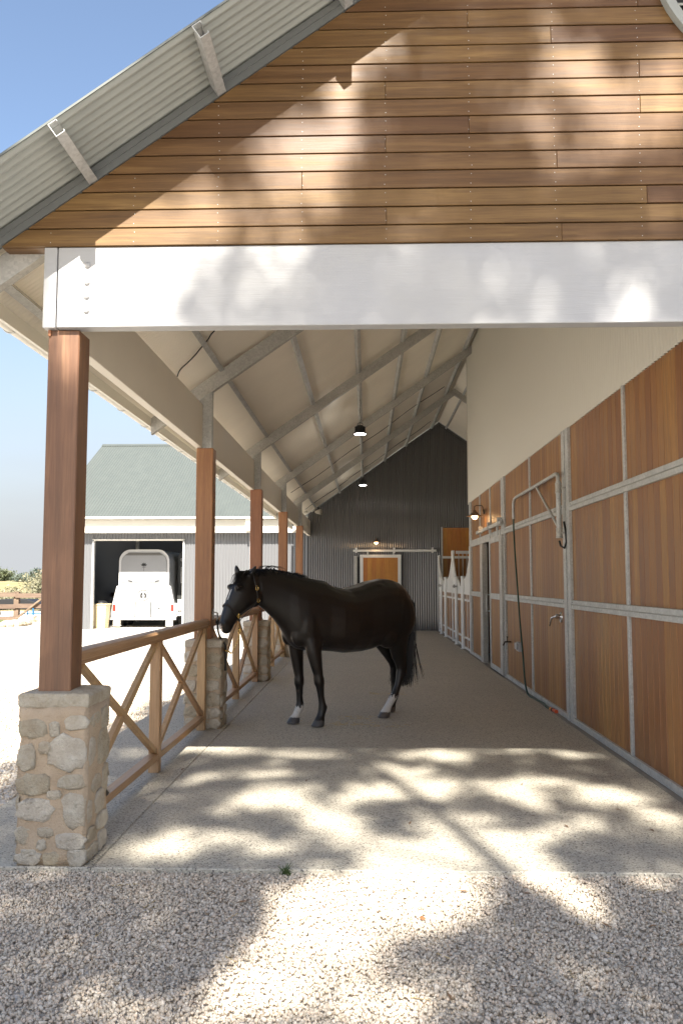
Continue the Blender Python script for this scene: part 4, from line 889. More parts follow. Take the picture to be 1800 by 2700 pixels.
# letters as flat meshes on things
def text(body, size, loc, rot, mat, parent, name='lettering'):
    cu = bpy.data.curves.new(name, 'FONT'); cu.body = body; cu.size = size; cu.align_x = 'CENTER'; cu.align_y = 'CENTER'; cu.extrude = 0.001
    o = bpy.data.objects.new(name, cu); me = bpy.data.meshes.new_from_object(o); bpy.data.objects.remove(o); bpy.data.curves.remove(cu)
    me.materials.append(mat); q = bpy.data.objects.new(name, me); C.objects.link(q); q.parent = parent; q.location = Vector(loc)-wloc(parent); q.rotation_euler = rot; return q
# ------------------------------------------------------------------ horse trailer
TX, TY, TZ = -8.02, 30.3, -0.05
TR = thing('horse_trailer', 'white horse trailer with rounded top parked in the shed bay, rear towards the viewer', 'trailer', (TX, TY, TZ))
M_tw = paint('trailer_white', (0.52,0.52,0.515), 0.35, 0.02); M_ts = paint('trailer_silver', (0.24,0.245,0.25), 0.4, 0.04); M_ink = plain('black_print', (0.02,0.02,0.02), 0.5)
M_rlens = plain('red_lens', (0.42,0.03,0.02), 0.25); M_tyre = plain('tyre_rubber', (0.02,0.02,0.02), 0.7); M_rim = plain('pale_rim', (0.5,0.5,0.5), 0.4, 0.6)
def rr(hw, z0, z1, r, n=8):
    P = [(-hw, z0), (hw, z0)]
    P += [(hw-r+r*math.cos(a), z1-r+r*math.sin(a)) for a in np.linspace(0, math.pi/2, n)]
    P += [(-hw+r+r*math.cos(a), z1-r+r*math.sin(a)) for a in np.linspace(math.pi/2, math.pi, n)]
    return P
tx = lambda u, v, t: (TX+u, t, v+TZ)
build('body', MB().prism(rr(0.90, 0.34, 2.80, 0.42), tx, TY+0.03, TY+3.3), M_tw, TR, smooth=True, angle=35)
fr = build('rear_frame', MB().prism(rr(0.915, 1.44, 2.815, 0.43), tx, TY-0.02, TY+0.028), M_tw, TR, smooth=True, angle=35)
build('top_door', MB().prism(rr(0.83, 1.62, 2.70, 0.36), tx, TY-0.05, TY-0.021), M_ts, TR, smooth=True, angle=35)
build('top_shadow_band', MB().prism([(-0.70, 2.60), (0.70, 2.60), (0.56, 2.70), (-0.56, 2.70)], tx, TY-0.058, TY-0.052), plain('painted_shadow_band', (0.10,0.095,0.085), 0.35), fr)  # dark band paints the shadow reflection under the arched frame
rmp = build('ramp', box(TX-0.86, TX+0.86, TY-0.06, TY-0.02, TZ+0.40, TZ+1.57), M_tw, TR, bevel=0.008)
for x in (-0.28, 0.28):
    build('ramp_rib', box(TX+x-0.025, TX+x+0.025, TY-0.085, TY-0.061, TZ+0.30, TZ+1.60), M_ts, rmp)
    build('ramp_strap', box(TX+x-0.012, TX+x+0.012, TY-0.10, TY-0.086, TZ+0.26, TZ+0.92), M_ink, rmp)
build('ramp_bar', box(TX-0.88, TX+0.88, TY-0.075, TY-0.061, TZ+1.435, TZ+1.465), M_ts, rmp)
build('sill', box(TX-1.2, TX+1.2, TY-0.10, TY+0.0, TZ+0.28, TZ+0.39), M_tw, TR, bevel=0.01)
for sg in (-1, 1):
    fl_ = build('side_flare', MB().prism([(sg*0.87, 0.39), (sg*1.22, 0.39), (sg*1.19, 0.55), (sg*0.98, 1.50), (sg*0.87, 1.50)], tx, TY-0.045, TY+0.05), M_tw, TR, bevel=0.006)
    lt = build('tail_light', box(TX+sg*1.05-0.055, TX+sg*1.05+0.055, TY-0.075, TY-0.046, TZ+0.60, TZ+0.83), M_ink, TR); build('lens', box(TX+sg*1.05-0.043, TX+sg*1.05+0.043, TY-0.084, TY-0.076, TZ+0.615, TZ+0.815), M_rlens, lt)
    build('mudguard', MB().prism([(-0.2,0.45),(0.1,0.85),(1.7,0.85),(2.0,0.45),(2.0,0.40),(-0.2,0.40)], lambda u, v, t: (TX+t, TY+0.9+u, TZ+v), min(sg*0.9, sg*1.2), max(sg*0.9, sg*1.2)), M_tw, TR)
    for yy in (1.35, 2.15):
        wh = build('wheel', MB().lathe([(0.0,0.0),(0.20,0.0),(0.29,0.01),(0.315,0.04),(0.315,0.16),(0.29,0.2),(0.0,0.2)], (TX+sg*0.98, TY+yy, TZ+0.315), (sg,0,0), 24), M_tyre, TR, smooth=True, angle=40)
        build('rim', MB().lathe([(0.0,0.03),(0.12,0.025),(0.19,0.0)], (TX+sg*1.181, TY+yy, TZ+0.315), (sg,0,0), 20), M_rim, wh)
    build('corner_foot', box(TX+sg*0.95-0.13, TX+sg*0.95+0.13, TY-0.06, TY+0.02, TZ+0.05, TZ+0.279), M_cream, TR, bevel=0.01)
    build('door_latch', MB().bar((TX+sg*0.42, TY-0.06, TZ+1.66), (TX+sg*0.56, TY-0.06, TZ+1.69), 0.02, 0.03), M_ink, TR); build('side_catch', box(TX+sg*0.885-0.02, TX+sg*0.885+0.02, TY-0.09, TY-0.06, TZ+1.15, TZ+1.38), M_galvd, TR)
ry = TY-0.0635; fr_ = (R(90), 0, 0)
em = build('emblem_ring', MB().lathe([(0.186,0),(0.210,0),(0.210,0.002),(0.186,0.002)], (TX, ry, TZ+1.16), (0,-1,0), 40), M_ink, rmp)
build('emblem_disc', MB().lathe([(0,0.001),(0.115,0.001),(0.115,0.0)], (TX, ry, TZ+1.16), (0,-1,0), 36), M_ink, rmp)
build('emblem_figure', MB().prism([(-.005,.10),(.03,.085),(.028,.03),(.045,-.01),(.03,-.07),(.05,-.115),(-.045,-.115),(-.02,-.06),(-.045,-.015),(-.02,.03),(-.03,.07)], lambda u, v, t: (TX+u, t, TZ+1.16+v), ry-0.004, ry-0.0025), M_tw, rmp)
def ringtext(s, r, a0, a1, flip):
    for i, c_ in enumerate(s):
        a = a0+(a1-a0)*i/(len(s)-1)
        text(c_, 0.095, (TX+r*math.sin(a), ry-0.001, TZ+1.16+r*math.cos(a)), (R(90), (a if not flip else a+math.pi), 0), M_ink, rmp)
ringtext('OLYMPIC', 0.153, R(-62), R(62), False); ringtext('TRAILERS', 0.153, R(180+62), R(180-62), True)
pl = build('number_plate', box(TX+0.36, TX+0.80, ry-0.008, ry, TZ+0.50, TZ+0.66), M_white, TR); text('S249 TDG', 0.115, (TX+0.58, ry-0.0095, TZ+0.58), fr_, M_ink, pl)
build('plate_arm', box(TX+0.56, TX+0.82, ry-0.006, ry+0.001, TZ+0.68, TZ+0.695).add(box(TX+0.54, TX+0.60, ry-0.02, ry+0.001, TZ+0.68, TZ+0.72).V, box(0,1,0,1,0,1).F), M_ink, TR)
orn = MB()
for a in (-1.15, -0.55, 0, 0.55, 1.15): orn.prism([(0,0),(.03,.06),(0,.13),(-.03,.06)], lambda u, v, t: (TX+u*math.cos(a)+v*math.sin(a), t, TZ+2.22-u*math.sin(a)+v*math.cos(a)), TY-0.056, TY-0.052)
orn.box(TX-0.006, TX+0.006, TY-0.056, TY-0.052, TZ+2.03, TZ+2.24); orn.box(TX-0.07, TX+0.07, TY-0.056, TY-0.052, TZ+2.17, TZ+2.185); build('door_ornament', orn, M_ink, TR)
# dark horse truck beside it
TK = thing('horse_truck', 'dark horse truck standing in shade to the right of the white trailer', 'truck', (-6.2, 31.5, -0.05))
M_tkd = paint('dark_truck_paint', (0.035,0.037,0.036), 0.3, 0.1); kx = lambda u, v, t: (-6.05+u, t, v-0.05)
build('body', MB().prism(rr(0.95, 0.75, 2.85, 0.35), kx, 31.2, 36.5), M_tkd, TK, smooth=True, angle=35); build('chassis', box(-6.9, -5.2, 31.3, 36.3, 0.45, 0.70), M_dark, TK)
wf = build('window_frame', box(-6.88, -6.42, 31.17, 31.199, 1.55, 2.15), M_galv, TK); build('window_pane', box(-6.84, -6.66, 31.155, 31.169, 1.60, 2.10), M_black, wf); build('window_pane', box(-6.62, -6.46, 31.155, 31.169, 1.60, 2.10), M_black, wf)
build('marker_light', MB().lathe([(0,.06),(.06,.05),(.07,0)], (-6.84, 31.19, 2.42), (0,-1,0), 12), M_white, TK); build('rear_step', box(-6.95, -6.5, 31.0, 31.3, 0.55, 0.95), M_tw, TK)
for x in (-6.7, -5.4):
    wh = build('wheel', MB().lathe([(0,0),(.3,0),(.42,.02),(.45,.06),(.45,.2),(.42,.24),(0,.24)], (x-.12, 31.9, .40), (1,0,0), 24), M_tyre, TK, smooth=True, angle=40); build('rim', MB().lathe([(0,.02),(.2,.02),(.26,0)], (x-.125, 31.9, .40), (-1,0,0), 20), M_rim, wh)
# cream slatted bin
BN = thing('storage_bin', 'cream ribbed plastic bin just inside the shed opening', 'bin', (-9.4, 29.95, -0.05))
M_bin = paint('cream_plastic', (0.62,0.52,0.33), 0.5, 0.05)
def taper(x0, x1, y0, y1, z0, z1, e): return MB().add([(x0+e,y0+e,z0),(x1-e,y0+e,z0),(x1-e,y1-e,z0),(x0+e,y1-e,z0),(x0,y0,z1),(x1,y0,z1),(x1,y1,z1),(x0,y1,z1)], box(0,1,0,1,0,1).F)
build('tub', taper(-9.66, -9.18, 29.65, 30.2, -0.05, 0.78, 0.05), M_bin, BN, bevel=0.01); build('rim', box(-9.69, -9.15, 29.62, 30.23, 0.775, 0.82), M_bin, BN, bevel=0.01)
for i in range(8):
    z = 0.03+i*0.09; e = 0.05*(1-(z+.05)/.83); build('rib', box(-9.66+e-.008, -9.18-e+.008, 29.65+e-.012, 29.65+e+.02, z, z+.03), M_bin, BN)
build('contents', MB().ell((-9.42, 29.95, 0.82), (.2,.22,.12)), M_black, BN, smooth=True)
# ------------------------------------------------------------------ paddock: fence, lawn, edging, slasher, hills
def terr():
    xs = np.concatenate([np.linspace(-700, -60, 24), np.linspace(-56, 10, 34), np.linspace(20, 500, 14)]); ys = np.concatenate([np.linspace(37.2, 150, 46), np.linspace(160, 1100, 34)])
    V = []; 
    for y in ys:
        for x in xs:
            d = y-37.2; z = -0.045 + 1.75*(1-math.exp(-max(d-6, 0)/45)) if d > 6 else -0.045
            z += (mnoise.noise(Vector((x*.012, y*.008, 0)))*0.9*min(1, d/60)) + 0.5*max(0, -(x+30)/120)*min(1, d/60) - 1.1*min(1, d/50)*max(0, min(1, (x+36)/30))
            if y > 200: z += (y-200)*0.004 + mnoise.noise(Vector((x*.006, y*.004, 3)))*4*min(1, (y-200)/200) - 1.0
            V.append((x, y, z))
    n = len(xs); return MB().add(V, [(j*n+i, j*n+i+1, (j+1)*n+i+1, (j+1)*n+i) for j in range(len(ys)-1) for i in range(n-1)])
t = NT('dry_grass', 0.9); n1 = t.noise(t.coord(rnd=False), .05, 5, .6); n2 = t.noise(t.coord((1,1,1), rnd=False), 2.2, 5, .7)
c = t.ramp(n1, [(.35, (0.17,0.19,0.07)), (.5, (0.34,0.28,0.13)), (.7, (0.43,0.34,0.18))]); t.col(t.mix(t.maprange(n2, .35, .7, 0, .5), c, (0.14,0.14,0.06))); t.bump(n2, .5, .05)
hill = struct('hill', terr(), t.m, smooth=True)
t = NT('lawn_grass', 0.9); n2 = t.noise(t.coord(rnd=False), 7, 6, .7); t.col(t.ramp(n2, [(.3, (0.06,0.09,0.025)), (.6, (0.15,0.17,0.06)), (.8, (0.26,0.24,0.11))])); t.bump(n2, .8, .05)
lw = struct('lawn', MB().prism([(-30, 29.5), (-13.6, 30.4), (-13.2, 32), (-14.2, 34.2), (-15.4, 35.6), (-30, 35.9)], lambda u, v, tt: (u, v, tt), -0.047, -0.01), t.m)
ed_ = thing('stone_edging', 'curved row of pale limestone rocks edging the lawn by the fence', 'edging', (-13.5, 32, -0.06))
ep = smoothpath([Vector((-18, 29.3, 0)), Vector((-13.5, 30.2, 0)), Vector((-13.0, 32, 0)), Vector((-14.0, 34.2, 0)), Vector((-13.2, 34.7, 0)), Vector((-11.9, 33.9, 0)), Vector((-11.3, 32.8, 0))], 9)
for p in ep:
    r = rng.uniform(.16, .3); build('rock', MB().ell(p+Vector((rng.normal(0,.06), rng.normal(0,.06), .03)), (r, r*rng.uniform(.6,1), r*rng.uniform(.5,.8)), Matrix.Rotation(rng.uniform(0,3), 3, 'Z'), 9, 6), M_lime, ed_)
M_oldwood = wood('weathered_fence_wood', 0, (0.09,0.055,0.035), (0.17,0.115,0.08), (0.26,0.19,0.14), 0.75, 0.2)
PF = thing('paddock_fence', 'weathered brown post and rail fence at the edge of the paddock', 'fence', (-15, 36.2, -0.05))
for x in (-22.5, -19.5, -16.35, -15.1, -12.2, -9.4): build('fence_post', box(x-.11, x+.11, 36.1, 36.3, -.1, 1.17), M_oldwood, PF, bevel=.01)
for z in (1.03, .52, 0.02):
    for a, b in ((-22.6, -15.1), (-15.1, -9.3)): build('fence_rail', MB().bar((a, 36.05, z+rng.normal(0,.02)), (b, 36.05, z+rng.normal(0,.02)), .07, .19), M_oldwood, PF)
build('fence_brace', MB().bar((-15.0, 35.95, .03), (-13.75, 35.95, 1.0), .07, .15, (0,-1,0)), M_oldwood, PF)
IM = thing('farm_slasher', 'blue farm implement with black hood standing behind the paddock fence', 'implement', (-15, 38.6, -0.03))
M_blue = paint('blue_paint', (0.025,0.12,0.24), 0.4, 0.05)
build('hood', MB().prism([(-16.9, .35), (-14.3, .35), (-14.9, .62), (-15.4, .80), (-16.7, .80), (-17.0, .70)], lambda u, v, tt: (u, tt, v), 38.0, 39.3), M_black, IM, bevel=.02)
build('frame', MB().bar((-15.9, 37.9, .12), (-14.2, 37.9, .20), .05, .05).bar((-14.6, 37.9, .18), (-13.0, 37.9, .38), .07, .07).bar((-15.3, 37.9, .1), (-15.3, 37.9, .40), .05, .05).bar((-15.05, 37.9, .1), (-15.05, 37.9, .45), .07, .07), M_blue, IM)
for x in (-16.8, -14.4): build('wheel', MB().lathe([(0,0),(.16,0),(.2,.03),(.2,.12),(.16,.15),(0,.15)], (x, 37.95, .16), (0,1,0), 18), M_tyre, IM)
# ------------------------------------------------------------------ trees
def leafmat(name, a, b, c_, trans=0.35):
    t = NT(name, 0.55); n = t.noise(t.coord(rnd=False), .9, 3); at = t.n('Attribute', attribute_name='tint')
    t.col(t.mix(t.maprange(n, .35, .65, 0, 1), t.mix(at.outputs['Fac'], a, b), t.mix(at.outputs['Fac'], b, c_)))
    return t.m
M_gumleaf = leafmat('gum_leaf', (0.045,0.065,0.03), (0.085,0.105,0.05), (0.14,0.15,0.08))
M_farleaf = leafmat('haze_tinted_gum_leaf', (0.05,0.075,0.06), (0.08,0.105,0.08), (0.12,0.14,0.10))  # blue-green tint puts the haze of distance into the leaf colour
M_pale = leafmat('olive_grey_leaf', (0.10,0.105,0.06), (0.17,0.165,0.10), (0.26,0.235,0.15))
t = NT('gum_bark', .85); n1 = t.noise(t.coord((1,1,.25)), 6, 5, .6); t.col(t.ramp(n1, [(.3, (.16,.12,.09)), (.6, (.34,.29,.24)), (.8, (.48,.44,.39))])); t.bump(n1, .5, .02); M_bark = t.m
def leaves(name, pos, size, mat, parent, ar=0.36, droop=0.6):
    n = len(pos); L = size*rng.uniform(.65, 1.25, n); d = rng.normal(0, 1, (n, 3)); d[:, 2] -= droop; d /= np.linalg.norm(d, axis=1)[:, None]
    r = rng.normal(0, 1, (n, 3)); s = np.cross(d, r); s /= np.linalg.norm(s, axis=1)[:, None]
    nn = np.cross(d, s); W = L*ar/2
    a = pos; b = pos + d*(L*.45)[:, None] + s*W[:, None] + nn*(L*.05)[:, None]; c = pos + d*L[:, None]; e = pos + d*(L*.45)[:, None] - s*W[:, None] + nn*(L*.05)[:, None]
    V = np.stack([a, b, c, e], 1).reshape(-1, 3) - np.array(wloc(parent)); F_ = np.arange(n*4).reshape(-1, 4)
    me = bpy.data.meshes.new(name); me.vertices.add(n*4); me.vertices.foreach_set('co', V.astype(np.float32).ravel()); me.loops.add(n*4); me.loops.foreach_set('vertex_index', F_.ravel().astype(np.int32))
    me.polygons.add(n); me.polygons.foreach_set('loop_start', (np.arange(n)*4).astype(np.int32)); me.update(calc_edges=True)
    tv = np.repeat(rng.random(n), 4); ca = me.color_attributes.new('tint', 'FLOAT_COLOR', 'POINT'); ca.data.foreach_set('color', np.stack([tv, tv, tv, np.ones_like(tv)], 1).astype(np.float32).ravel())
    me.materials.append(mat); o = bpy.data.objects.new(name, me); C.objects.link(o); o.parent = parent; return o
def clumps(c, rad, nc, npc, spread):
    c = np.array(c); P = []
    for i in range(nc):
        v = rng.normal(0, 1, 3); v /= np.linalg.norm(v); k = c + v*np.array(rad)*rng.uniform(.35, 1.0)**.6
        P.append(k + rng.normal(0, 1, (npc, 3))*spread*rng.uniform(.6, 1.3))
    return np.concatenate(P)
def tree(label, x, y, z, h, rad, cz, mat, leaf, nc=40, npc=60, spread=None, low=False):
    t = thing('gum_tree', label, 'tree', (x, y, z), 'trees beyond the paddock')
    m = MB().tube([(x, y, z-.2), (x+.02*h, y, z+h*.35), (x-.01*h, y, z+h*.8)], [h*.035, h*.026, h*.008], 8)
    for i in range(6):
        a = rng.uniform(0, 6.28); zz = z+h*rng.uniform(.25, .6); m.tube([(x, y, zz), (x+rad[0]*.45*math.cos(a), y+rad[1]*.4*math.sin(a), zz+h*.16), (x+rad[0]*.8*math.cos(a), y+rad[1]*.8*math.sin(a), zz+h*.26)], [h*.014, h*.009, h*.003], 6)
    build('trunk', m, M_bark, t, smooth=True)
    leaves('crown', clumps((x, y, z+cz), rad, nc, npc, spread or rad[0]*.17), leaf, mat, t)
tree('bushy olive grey tree just beyond the paddock fence at the left edge', -21.2, 49, -.05, 1.5, (2.0, 1.6, .52), .62, M_pale, .2, 60, 60, .16)
tree('dark rounded gum tree on the slope at the left edge', -57, 130, 0.4, 3.6, (2.0, 2, .8), 2.2, M_gumleaf, .4, 40, 50, .3)
tree('slim umbrella-crowned gum tree on the far skyline', -46, 118, 0.3, 3.6, (1.5, 1.4, .6), 2.4, M_farleaf, .35, 30, 40, .25)
tree('leafy gum tree just left of the front timber post', -17.6, 47, -.05, 2.7, (1.5, 1.4, .8), 1.4, M_pale, .2, 60, 60, .2)
tree('small low gum beside the taller skyline gum', -49.5, 121, .2, 2.6, (1.5, 1.4, .8), 1.8, M_farleaf, .35, 24, 40)
# a belt of far bush along the ridge: nobody could count it
P = np.stack([rng.uniform(-420, 60, 26000), rng.uniform(560, 900, 26000), np.zeros(26000)], 1)
P[:, 2] = 1.0 + (P[:, 1]-560)*0.012 + np.abs(rng.normal(0, 2.3, 26000))*(0.55+0.45*np.sin(P[:, 0]*.05)+.3*np.sin(P[:, 0]*.017))
dm = bpy.data.objects.new('root', None); far = leaves('distant_bush', P, 2.6, M_farleaf, None); far['kind'] = 'stuff'; far['label'] = 'belt of far bush on the skyline tinted blue-green in place of haze'; far['category'] = 'bush'
bpy.data.objects.remove(dm)
# ------------------------------------------------------------------ big gum behind the viewer: it casts the dappled shade
HOLES = [(-1.35,3.62,.35,.14),(-1.73,1.75,.03,.45),(-.62,4.12,.2,.14),(-.25,4.3,.18,.2),(.95,.55,.16,.28),(.42,.35,.2,.25),(1.15,-.25,.12,.14),(.62,1.5,.12,.2),(.1,1.5,.16,.22),(-.2,.9,.2,.12),(-1.15,3.75,.5,.2),(-1.6,3.35,.3,.3),(-1.41,3.72,0.29,0.16),(-1.53,3.30,0.34,0.24),(-1.19,3.51,0.15,0.13),(-0.05,4.77,0.13,0.19),(-0.10,4.49,0.12,0.22),(0.06,4.96,0.16,0.11),(-0.39,4.22,0.16,0.16),(-0.52,3.90,0.16,0.11),(-0.73,3.85,0.13,0.08),(-0.20,3.92,0.08,0.13),(1.28,4.69,0.24,0.19),(1.59,4.46,0.29,0.19),(1.83,4.76,0.16,0.24),(1.02,4.39,0.16,0.08),(1.45,4.20,0.31,0.08),(0.76,4.42,0.11,0.11),(1.14,4.01,0.10,0.07),(1.77,3.71,0.13,0.09),(1.61,3.58,0.08,0.05),(-0.72,3.34,0.15,0.13),(-0.49,3.45,0.10,0.11),(-0.26,3.39,0.10,0.13),(-0.62,3.18,0.15,0.06),(0.57,3.28,0.21,0.13),(0.75,3.43,0.08,0.10),(0.87,3.33,0.10,0.08),(1.53,3.21,0.15,0.12),(1.73,3.37,0.13,0.12),(0.16,3.17,0.10,0.05),(0.31,3.52,0.13,0.06),(-1.17,3.01,0.37,0.15),(-0.57,2.84,0.45,0.15),(0.59,2.94,0.37,0.17),(1.34,3.04,0.29,0.13),(1.96,2.85,0.24,0.16),(-1.31,2.05,0.22,0.18),(-0.81,2.14,0.22,0.15),(0.26,2.31,0.30,0.19),(0.13,1.62,0.30,0.23),(0.54,1.76,0.31,0.30),(0.86,2.65,0.20,0.14),(1.14,1.84,0.28,0.22),(1.55,1.99,0.21,0.14),(-0.72,1.42,0.36,0.24),(-0.37,1.00,0.27,0.21),(-0.99,1.09,0.18,0.15),(0.49,0.88,0.18,0.17),(0.75,1.03,0.15,0.14),(1.20,1.47,0.20,0.22),(1.78,1.61,0.23,0.18),(-1.11,0.53,0.30,0.19),(-1.24,0.22,0.21,0.15),(-0.54,0.39,0.16,0.11),(-0.12,0.56,0.22,0.17),(0.23,0.26,0.31,0.23),(0.63,0.42,0.32,0.21),(0.93,0.46,0.16,0.16),(1.90,1.38,0.25,0.16),(2.03,0.97,0.15,0.20),(1.39,0.77,0.17,0.15),(-0.30,-0.61,0.27,0.42),(-0.37,-0.95,0.25,0.25),(-0.19,-0.30,0.20,0.29),(0.25,-0.12,0.31,0.29),(0.46,-0.34,0.16,0.23),(-0.50,-1.20,0.16,0.17),(-0.60,-1.39,0.13,0.12),(-0.34,-1.36,0.10,0.12),(-0.02,-1.02,0.07,0.15),(1.06,-0.16,0.16,0.25),(1.09,-0.48,0.11,0.21),(0.06,-1.35,0.10,0.12),(0.28,-1.15,0.07,0.10),(-0.95,-1.43,0.13,0.09),(1.52,-0.03,0.12,0.16),(0.83,0.08,0.15,0.14),(-0.99,-1.08,0.07,0.07)]
DARKS = [(.40,4.66,.30,.30),(.22,4.25,.15,.2),(.72,4.75,.22,.2),(.40,3.83,.6,.18),(1.4,3.85,.38,.09),(-.70,4.03,.16,.12),(1.0,3.28,.3,.1),(-.4,3.25,.3,.1),(-1.0,-.8,.5,.5),(1.2,-1.2,.5,.35),(.3,3.4,.3,.12),(-1.2,1.2,.3,.5)]
GT = thing('gum_tree', 'tall gum tree behind the viewer whose shade dapples gable and gravel', 'tree', (3.4, -9.2, -.06))
def sunpt(x, v, t): return Vector((x, YF, v)) + SUN*t
T0 = 18.6
def cover(x, v):
    d = 0.86 + 0.5*mnoise.noise(Vector((x*1.1, v*1.1, 4.2))) + 0.45*mnoise.noise(Vector((x*2.6, v*2.6, 9.1)))
    for hx, hv, rx, rv in HOLES:
        q = ((x-hx)/(rx+.015))**2 + ((v-hv)/(rv+.015))**2
        if q < 3: d -= (1.5 if not (3.05 < v < 3.62 and x > -1.15) else 0.75)*math.exp(-q*1.1)
    for hx, hv, rx, rv in DARKS:
        q = ((x-hx)/rx)**2 + ((v-hv)/rv)**2
        if q < 3: d += 1.1*math.exp(-q)
    if x < -2.0: d -= min(1.2, (-2.0-x)*0.9)*(0.4 if v < 2.6 else 1.0)
    return d
P = []
for i in range(26000):
    x = rng.uniform(-4.2, 5.5); v = rng.uniform(-3.2, 6.8)
    if cover(x, v) > rng.uniform(0.05, 0.8):
        k = np.array(sunpt(x, v, rng.normal(T0, 1.1))); P.append(k + rng.normal(0, 1, (6, 3))*0.045)
for i in range(1500):                        # rest of the crown, clear of the light that reaches the stable
    v = rng.normal(0, 1, 3); v /= np.linalg.norm(v); k = np.array((5.8, -12.5, 13.0)) + v*np.array((3.2, 3.0, 4.0))*rng.uniform(.3, 1)**.5
    P.append(k + rng.normal(0, 1, (12, 3))*0.3)
leaves('crown', np.concatenate(P), 0.15, M_gumleaf, GT, ar=0.4)
def limb(mb, pts, r): mb.tube(smoothpath([Vector(p) for p in pts], 5), list(np.linspace(r[0], r[1], (len(pts)-1)*5+1)), 8)
m = MB()
b0 = sunpt(1.35, -1.6, T0); b1 = sunpt(.98, -.64, T0); b2 = sunpt(.78, -.04, T0); b3 = sunpt(.50, 1.06, T0); b4 = sunpt(.12, 2.38, T0)
limb(m, [(3.4, -9.2, -.2), (3.3, -9.1, 3), (3.0, -9.0, 6.5), (2.5, -8.9, 9.2), b0], (.36, .13)); limb(m, [b0, b1, b2, b3, b4], (.085, .06))
limb(m, [b4, sunpt(-.2, 3.4, T0), sunpt(-.7, 4.4, T0)], (.03, .01)); limb(m, [b3, sunpt(1.0, 2.2, T0+.3), sunpt(1.5, 3.6, T0+.4), sunpt(1.8, 5.4, T0+.4)], (.03, .012))
limb(m, [b2, sunpt(.2, .25, T0), sunpt(-.6, .9, T0+.1), sunpt(-1.3, 1.6, T0)], (.025, .01)); limb(m, [b0, sunpt(.4, -1.2, T0+.2), sunpt(-.8, -.9, T0)], (.05, .015)); limb(m, [(3.0,-9,6.5), (5, -11, 9.5), (6, -12.5, 13)], (.2, .08)); limb(m, [b0, sunpt(2.3, .4, T0), sunpt(3.0, 2.4, T0)], (.07, .02))
build('trunk', m, M_bark, GT, smooth=True)
# ------------------------------------------------------------------ loose gravel
def gravel(name, n, x0, x1, y0, y1, zb, size, keep=None):
    ico = np.array([(0,-.526,.851),(0,.526,.851),(0,-.526,-.851),(0,.526,-.851),(.851,0,.526),(.851,0,-.526),(-.851,0,.526),(-.851,0,-.526),(.526,.851,0),(-.526,.851,0),(.526,-.851,0),(-.526,-.851,0)])
    fc = np.array([(1,6,0),(1,0,4),(0,6,11),(0,11,10),(0,10,4),(1,4,8),(1,8,9),(1,9,6),(2,7,3),(2,3,5),(2,5,10),(2,10,11),(2,11,7),(3,7,9),(3,9,8),(3,8,5),(4,10,5),(4,5,8),(6,9,7),(6,7,11)])
    pos = np.stack([rng.uniform(x0, x1, n), rng.uniform(y0, y1, n)], 1)
    if keep is not None: pos = pos[keep(pos)]
    n = len(pos); s = size*np.exp(rng.normal(0, .24, n)); sc3 = s[:, None]*np.stack([rng.uniform(.8, 1.25, n), rng.uniform(.6, 1.0, n), rng.uniform(.4, .75, n)], 1)
    q = rng.normal(0, 1, (n, 4)); q[:, 0] += 1.0; q /= np.linalg.norm(q, axis=1)[:, None]; w_, x_, y_, z_ = q.T
    Rm = np.stack([np.stack([1-2*(y_*y_+z_*z_), 2*(x_*y_-z_*w_), 2*(x_*z_+y_*w_)], 1), np.stack([2*(x_*y_+z_*w_), 1-2*(x_*x_+z_*z_), 2*(y_*z_-x_*w_)], 1), np.stack([2*(x_*z_-y_*w_), 2*(y_*z_+x_*w_), 1-2*(x_*x_+y_*y_)], 1)], 1)
    V = ico[None]*(1+rng.normal(0, .19, (n, 12, 1)))*sc3[:, None, :]; V = np.einsum('nij,nkj->nki', Rm, V)
    V[:, :, :2] += pos[:, None, :]; V[:, :, 2] += (zb + rng.uniform(0, .016, n))[:, None]
    F_ = (fc[None] + (np.arange(n)*12)[:, None, None]).reshape(-1, 3)
    me = bpy.data.meshes.new(name); me.vertices.add(n*12); me.vertices.foreach_set('co', V.astype(np.float32).ravel()); me.loops.add(len(F_)*3); me.loops.foreach_set('vertex_index', F_.ravel().astype(np.int32))
    me.polygons.add(len(F_)); me.polygons.foreach_set('loop_start', (np.arange(len(F_))*3).astype(np.int32)); me.update(calc_edges=True)
    base = np.array([[.58,.505,.41],[.515,.445,.355],[.64,.57,.475],[.485,.435,.36],[.59,.485,.38]])[rng.integers(0, 5, n)]*rng.uniform(.80, 1.22, (n, 1))
    ca = me.color_attributes.new('tint', 'FLOAT_COLOR', 'POINT'); ca.data.foreach_set('color', np.concatenate([np.repeat(base, 12, 0), np.ones((n*12, 1))], 1).astype(np.float32).ravel())
    me.materials.append(M_stone); o = bpy.data.objects.new(name, me); C.objects.link(o); o['kind'] = 'stuff'; return o
gravel('gravel', 82000, -2.7, 2.75, 2.55, 4.838, -.040, .0084)
gravel('gravel', 4200, -2.8, 2.9, 4.60, 4.850, -.034, .0084)
gravel('yard_gravel', 21000, -5.6, -2.62, 4.6, 14.0, -.046, .0145, lambda p: p[:, 0] < -2.62+0*p[:, 1])
gravel('yard_gravel', 5000, -4.6, -2.8, 2.6, 4.7, -.044, .0135)
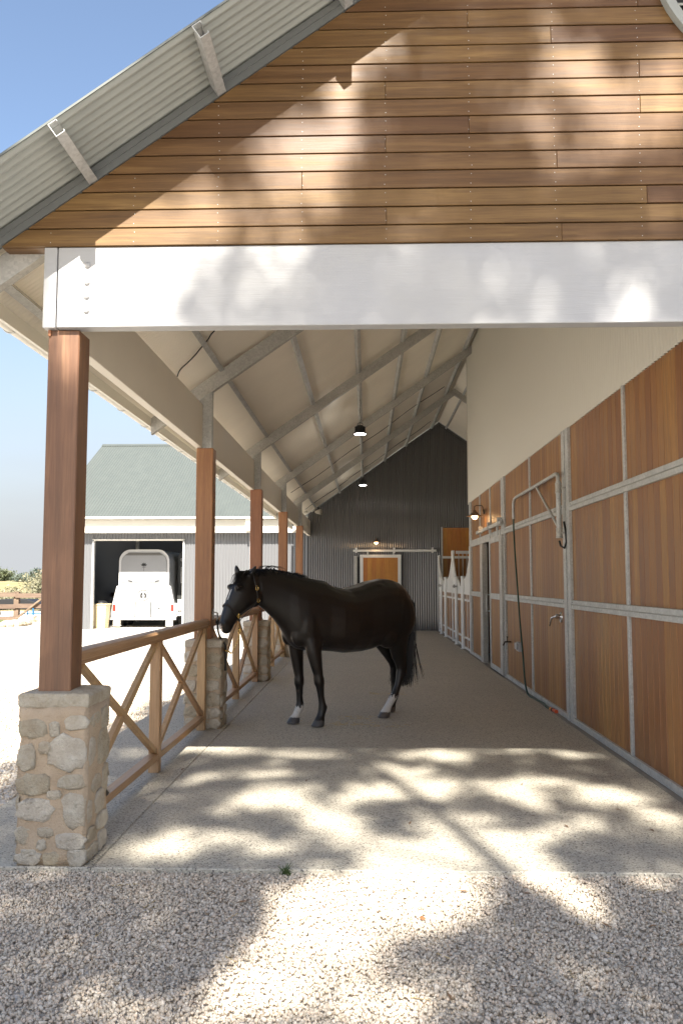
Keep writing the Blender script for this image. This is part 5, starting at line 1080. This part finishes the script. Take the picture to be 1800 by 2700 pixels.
# weed at the slab edge, dry leaf, straw
wd = thing('weed', 'small green weed growing at the edge of the concrete slab', 'weed', (-.456, 4.82, -.03))
build('leaves', strands([[Vector((-.456+rng.normal(0,.02), 4.82, -.03)), Vector((-.456+a*.5, 4.81+rng.normal(0,.01), .01)), Vector((-.456+a, 4.80+rng.normal(0,.02), .02+rng.uniform(-.02,.025)))] for a in rng.uniform(-.05, .05, 22)], .003, .001), plain('weed_green', (.07,.11,.03), .6), wd)
lf = thing('fallen_leaf', 'curled orange brown leaf lying on the sunlit gravel', 'leaf', (.27, 4.20, -.02))
build('blade', MB().add([(.25,4.21,-.014),(.262,4.222,-.006),(.285,4.20,-.012),(.266,4.19,-.018),(.266,4.207,-.008)], [(0,1,4),(1,2,4),(2,3,4),(3,0,4)]), plain('dry_leaf', (.22,.10,.04), .7), lf)
sm = MB()
for i in range(130):
    cx, cy = ((.15, 9.6), (-.1, 10.1), (.9, 16.5), (.3, 12.2), (-.2, 9.7))[rng.integers(0, 5)]; p = Vector((cx+rng.normal(0,.16), cy+rng.normal(0,.10), .004)); d = Vector((rng.normal(), rng.normal(), 0)).normalized()*rng.uniform(.015, .05); sm.tube([p-d, p+d+Vector((0,0,.004))], .0018, 3)
for i in range(45):
    p = Vector((rng.uniform(-1.8, 1.9), rng.uniform(2.9, 4.75), -.026)); d = Vector((rng.normal(), rng.normal(), 0)).normalized()*rng.uniform(.02, .07); sm.tube([p-d, p+d+Vector((0,0,.006))], .0016, 3)
lm = MB()
for i in range(60):
    p = Vector((rng.uniform(-2.2, 2.2), rng.uniform(2.8, 7.6), 0)); p.z = .004 if p.y > 4.84 else -.02
    if p.y > 4.84 and rng.random() < .6: continue
    a_ = rng.uniform(0, 6.28); d = Vector((math.cos(a_), math.sin(a_), 0)); e = Vector((-d.y, d.x, 0)); L = rng.uniform(.02, .045)
    lm.add([p-d*L, p+e*.006+Vector((0,0,.006)), p+d*L+Vector((0,0,.003)), p-e*.006+Vector((0,0,.002))], [(0,1,2,3)])
o = build('leaf_litter', lm, plain('dry_gum_leaf', (.20,.12,.065), .7)); o['kind'] = 'stuff'; o['label'] = 'dry gum leaves scattered over gravel and slab'; o['category'] = 'leaf litter'
o = build('straw', sm, plain('straw', (.55,.42,.20), .7)); o['kind'] = 'stuff'; o['label'] = 'scattered wisps of straw on slab and gravel'; o['category'] = 'straw'
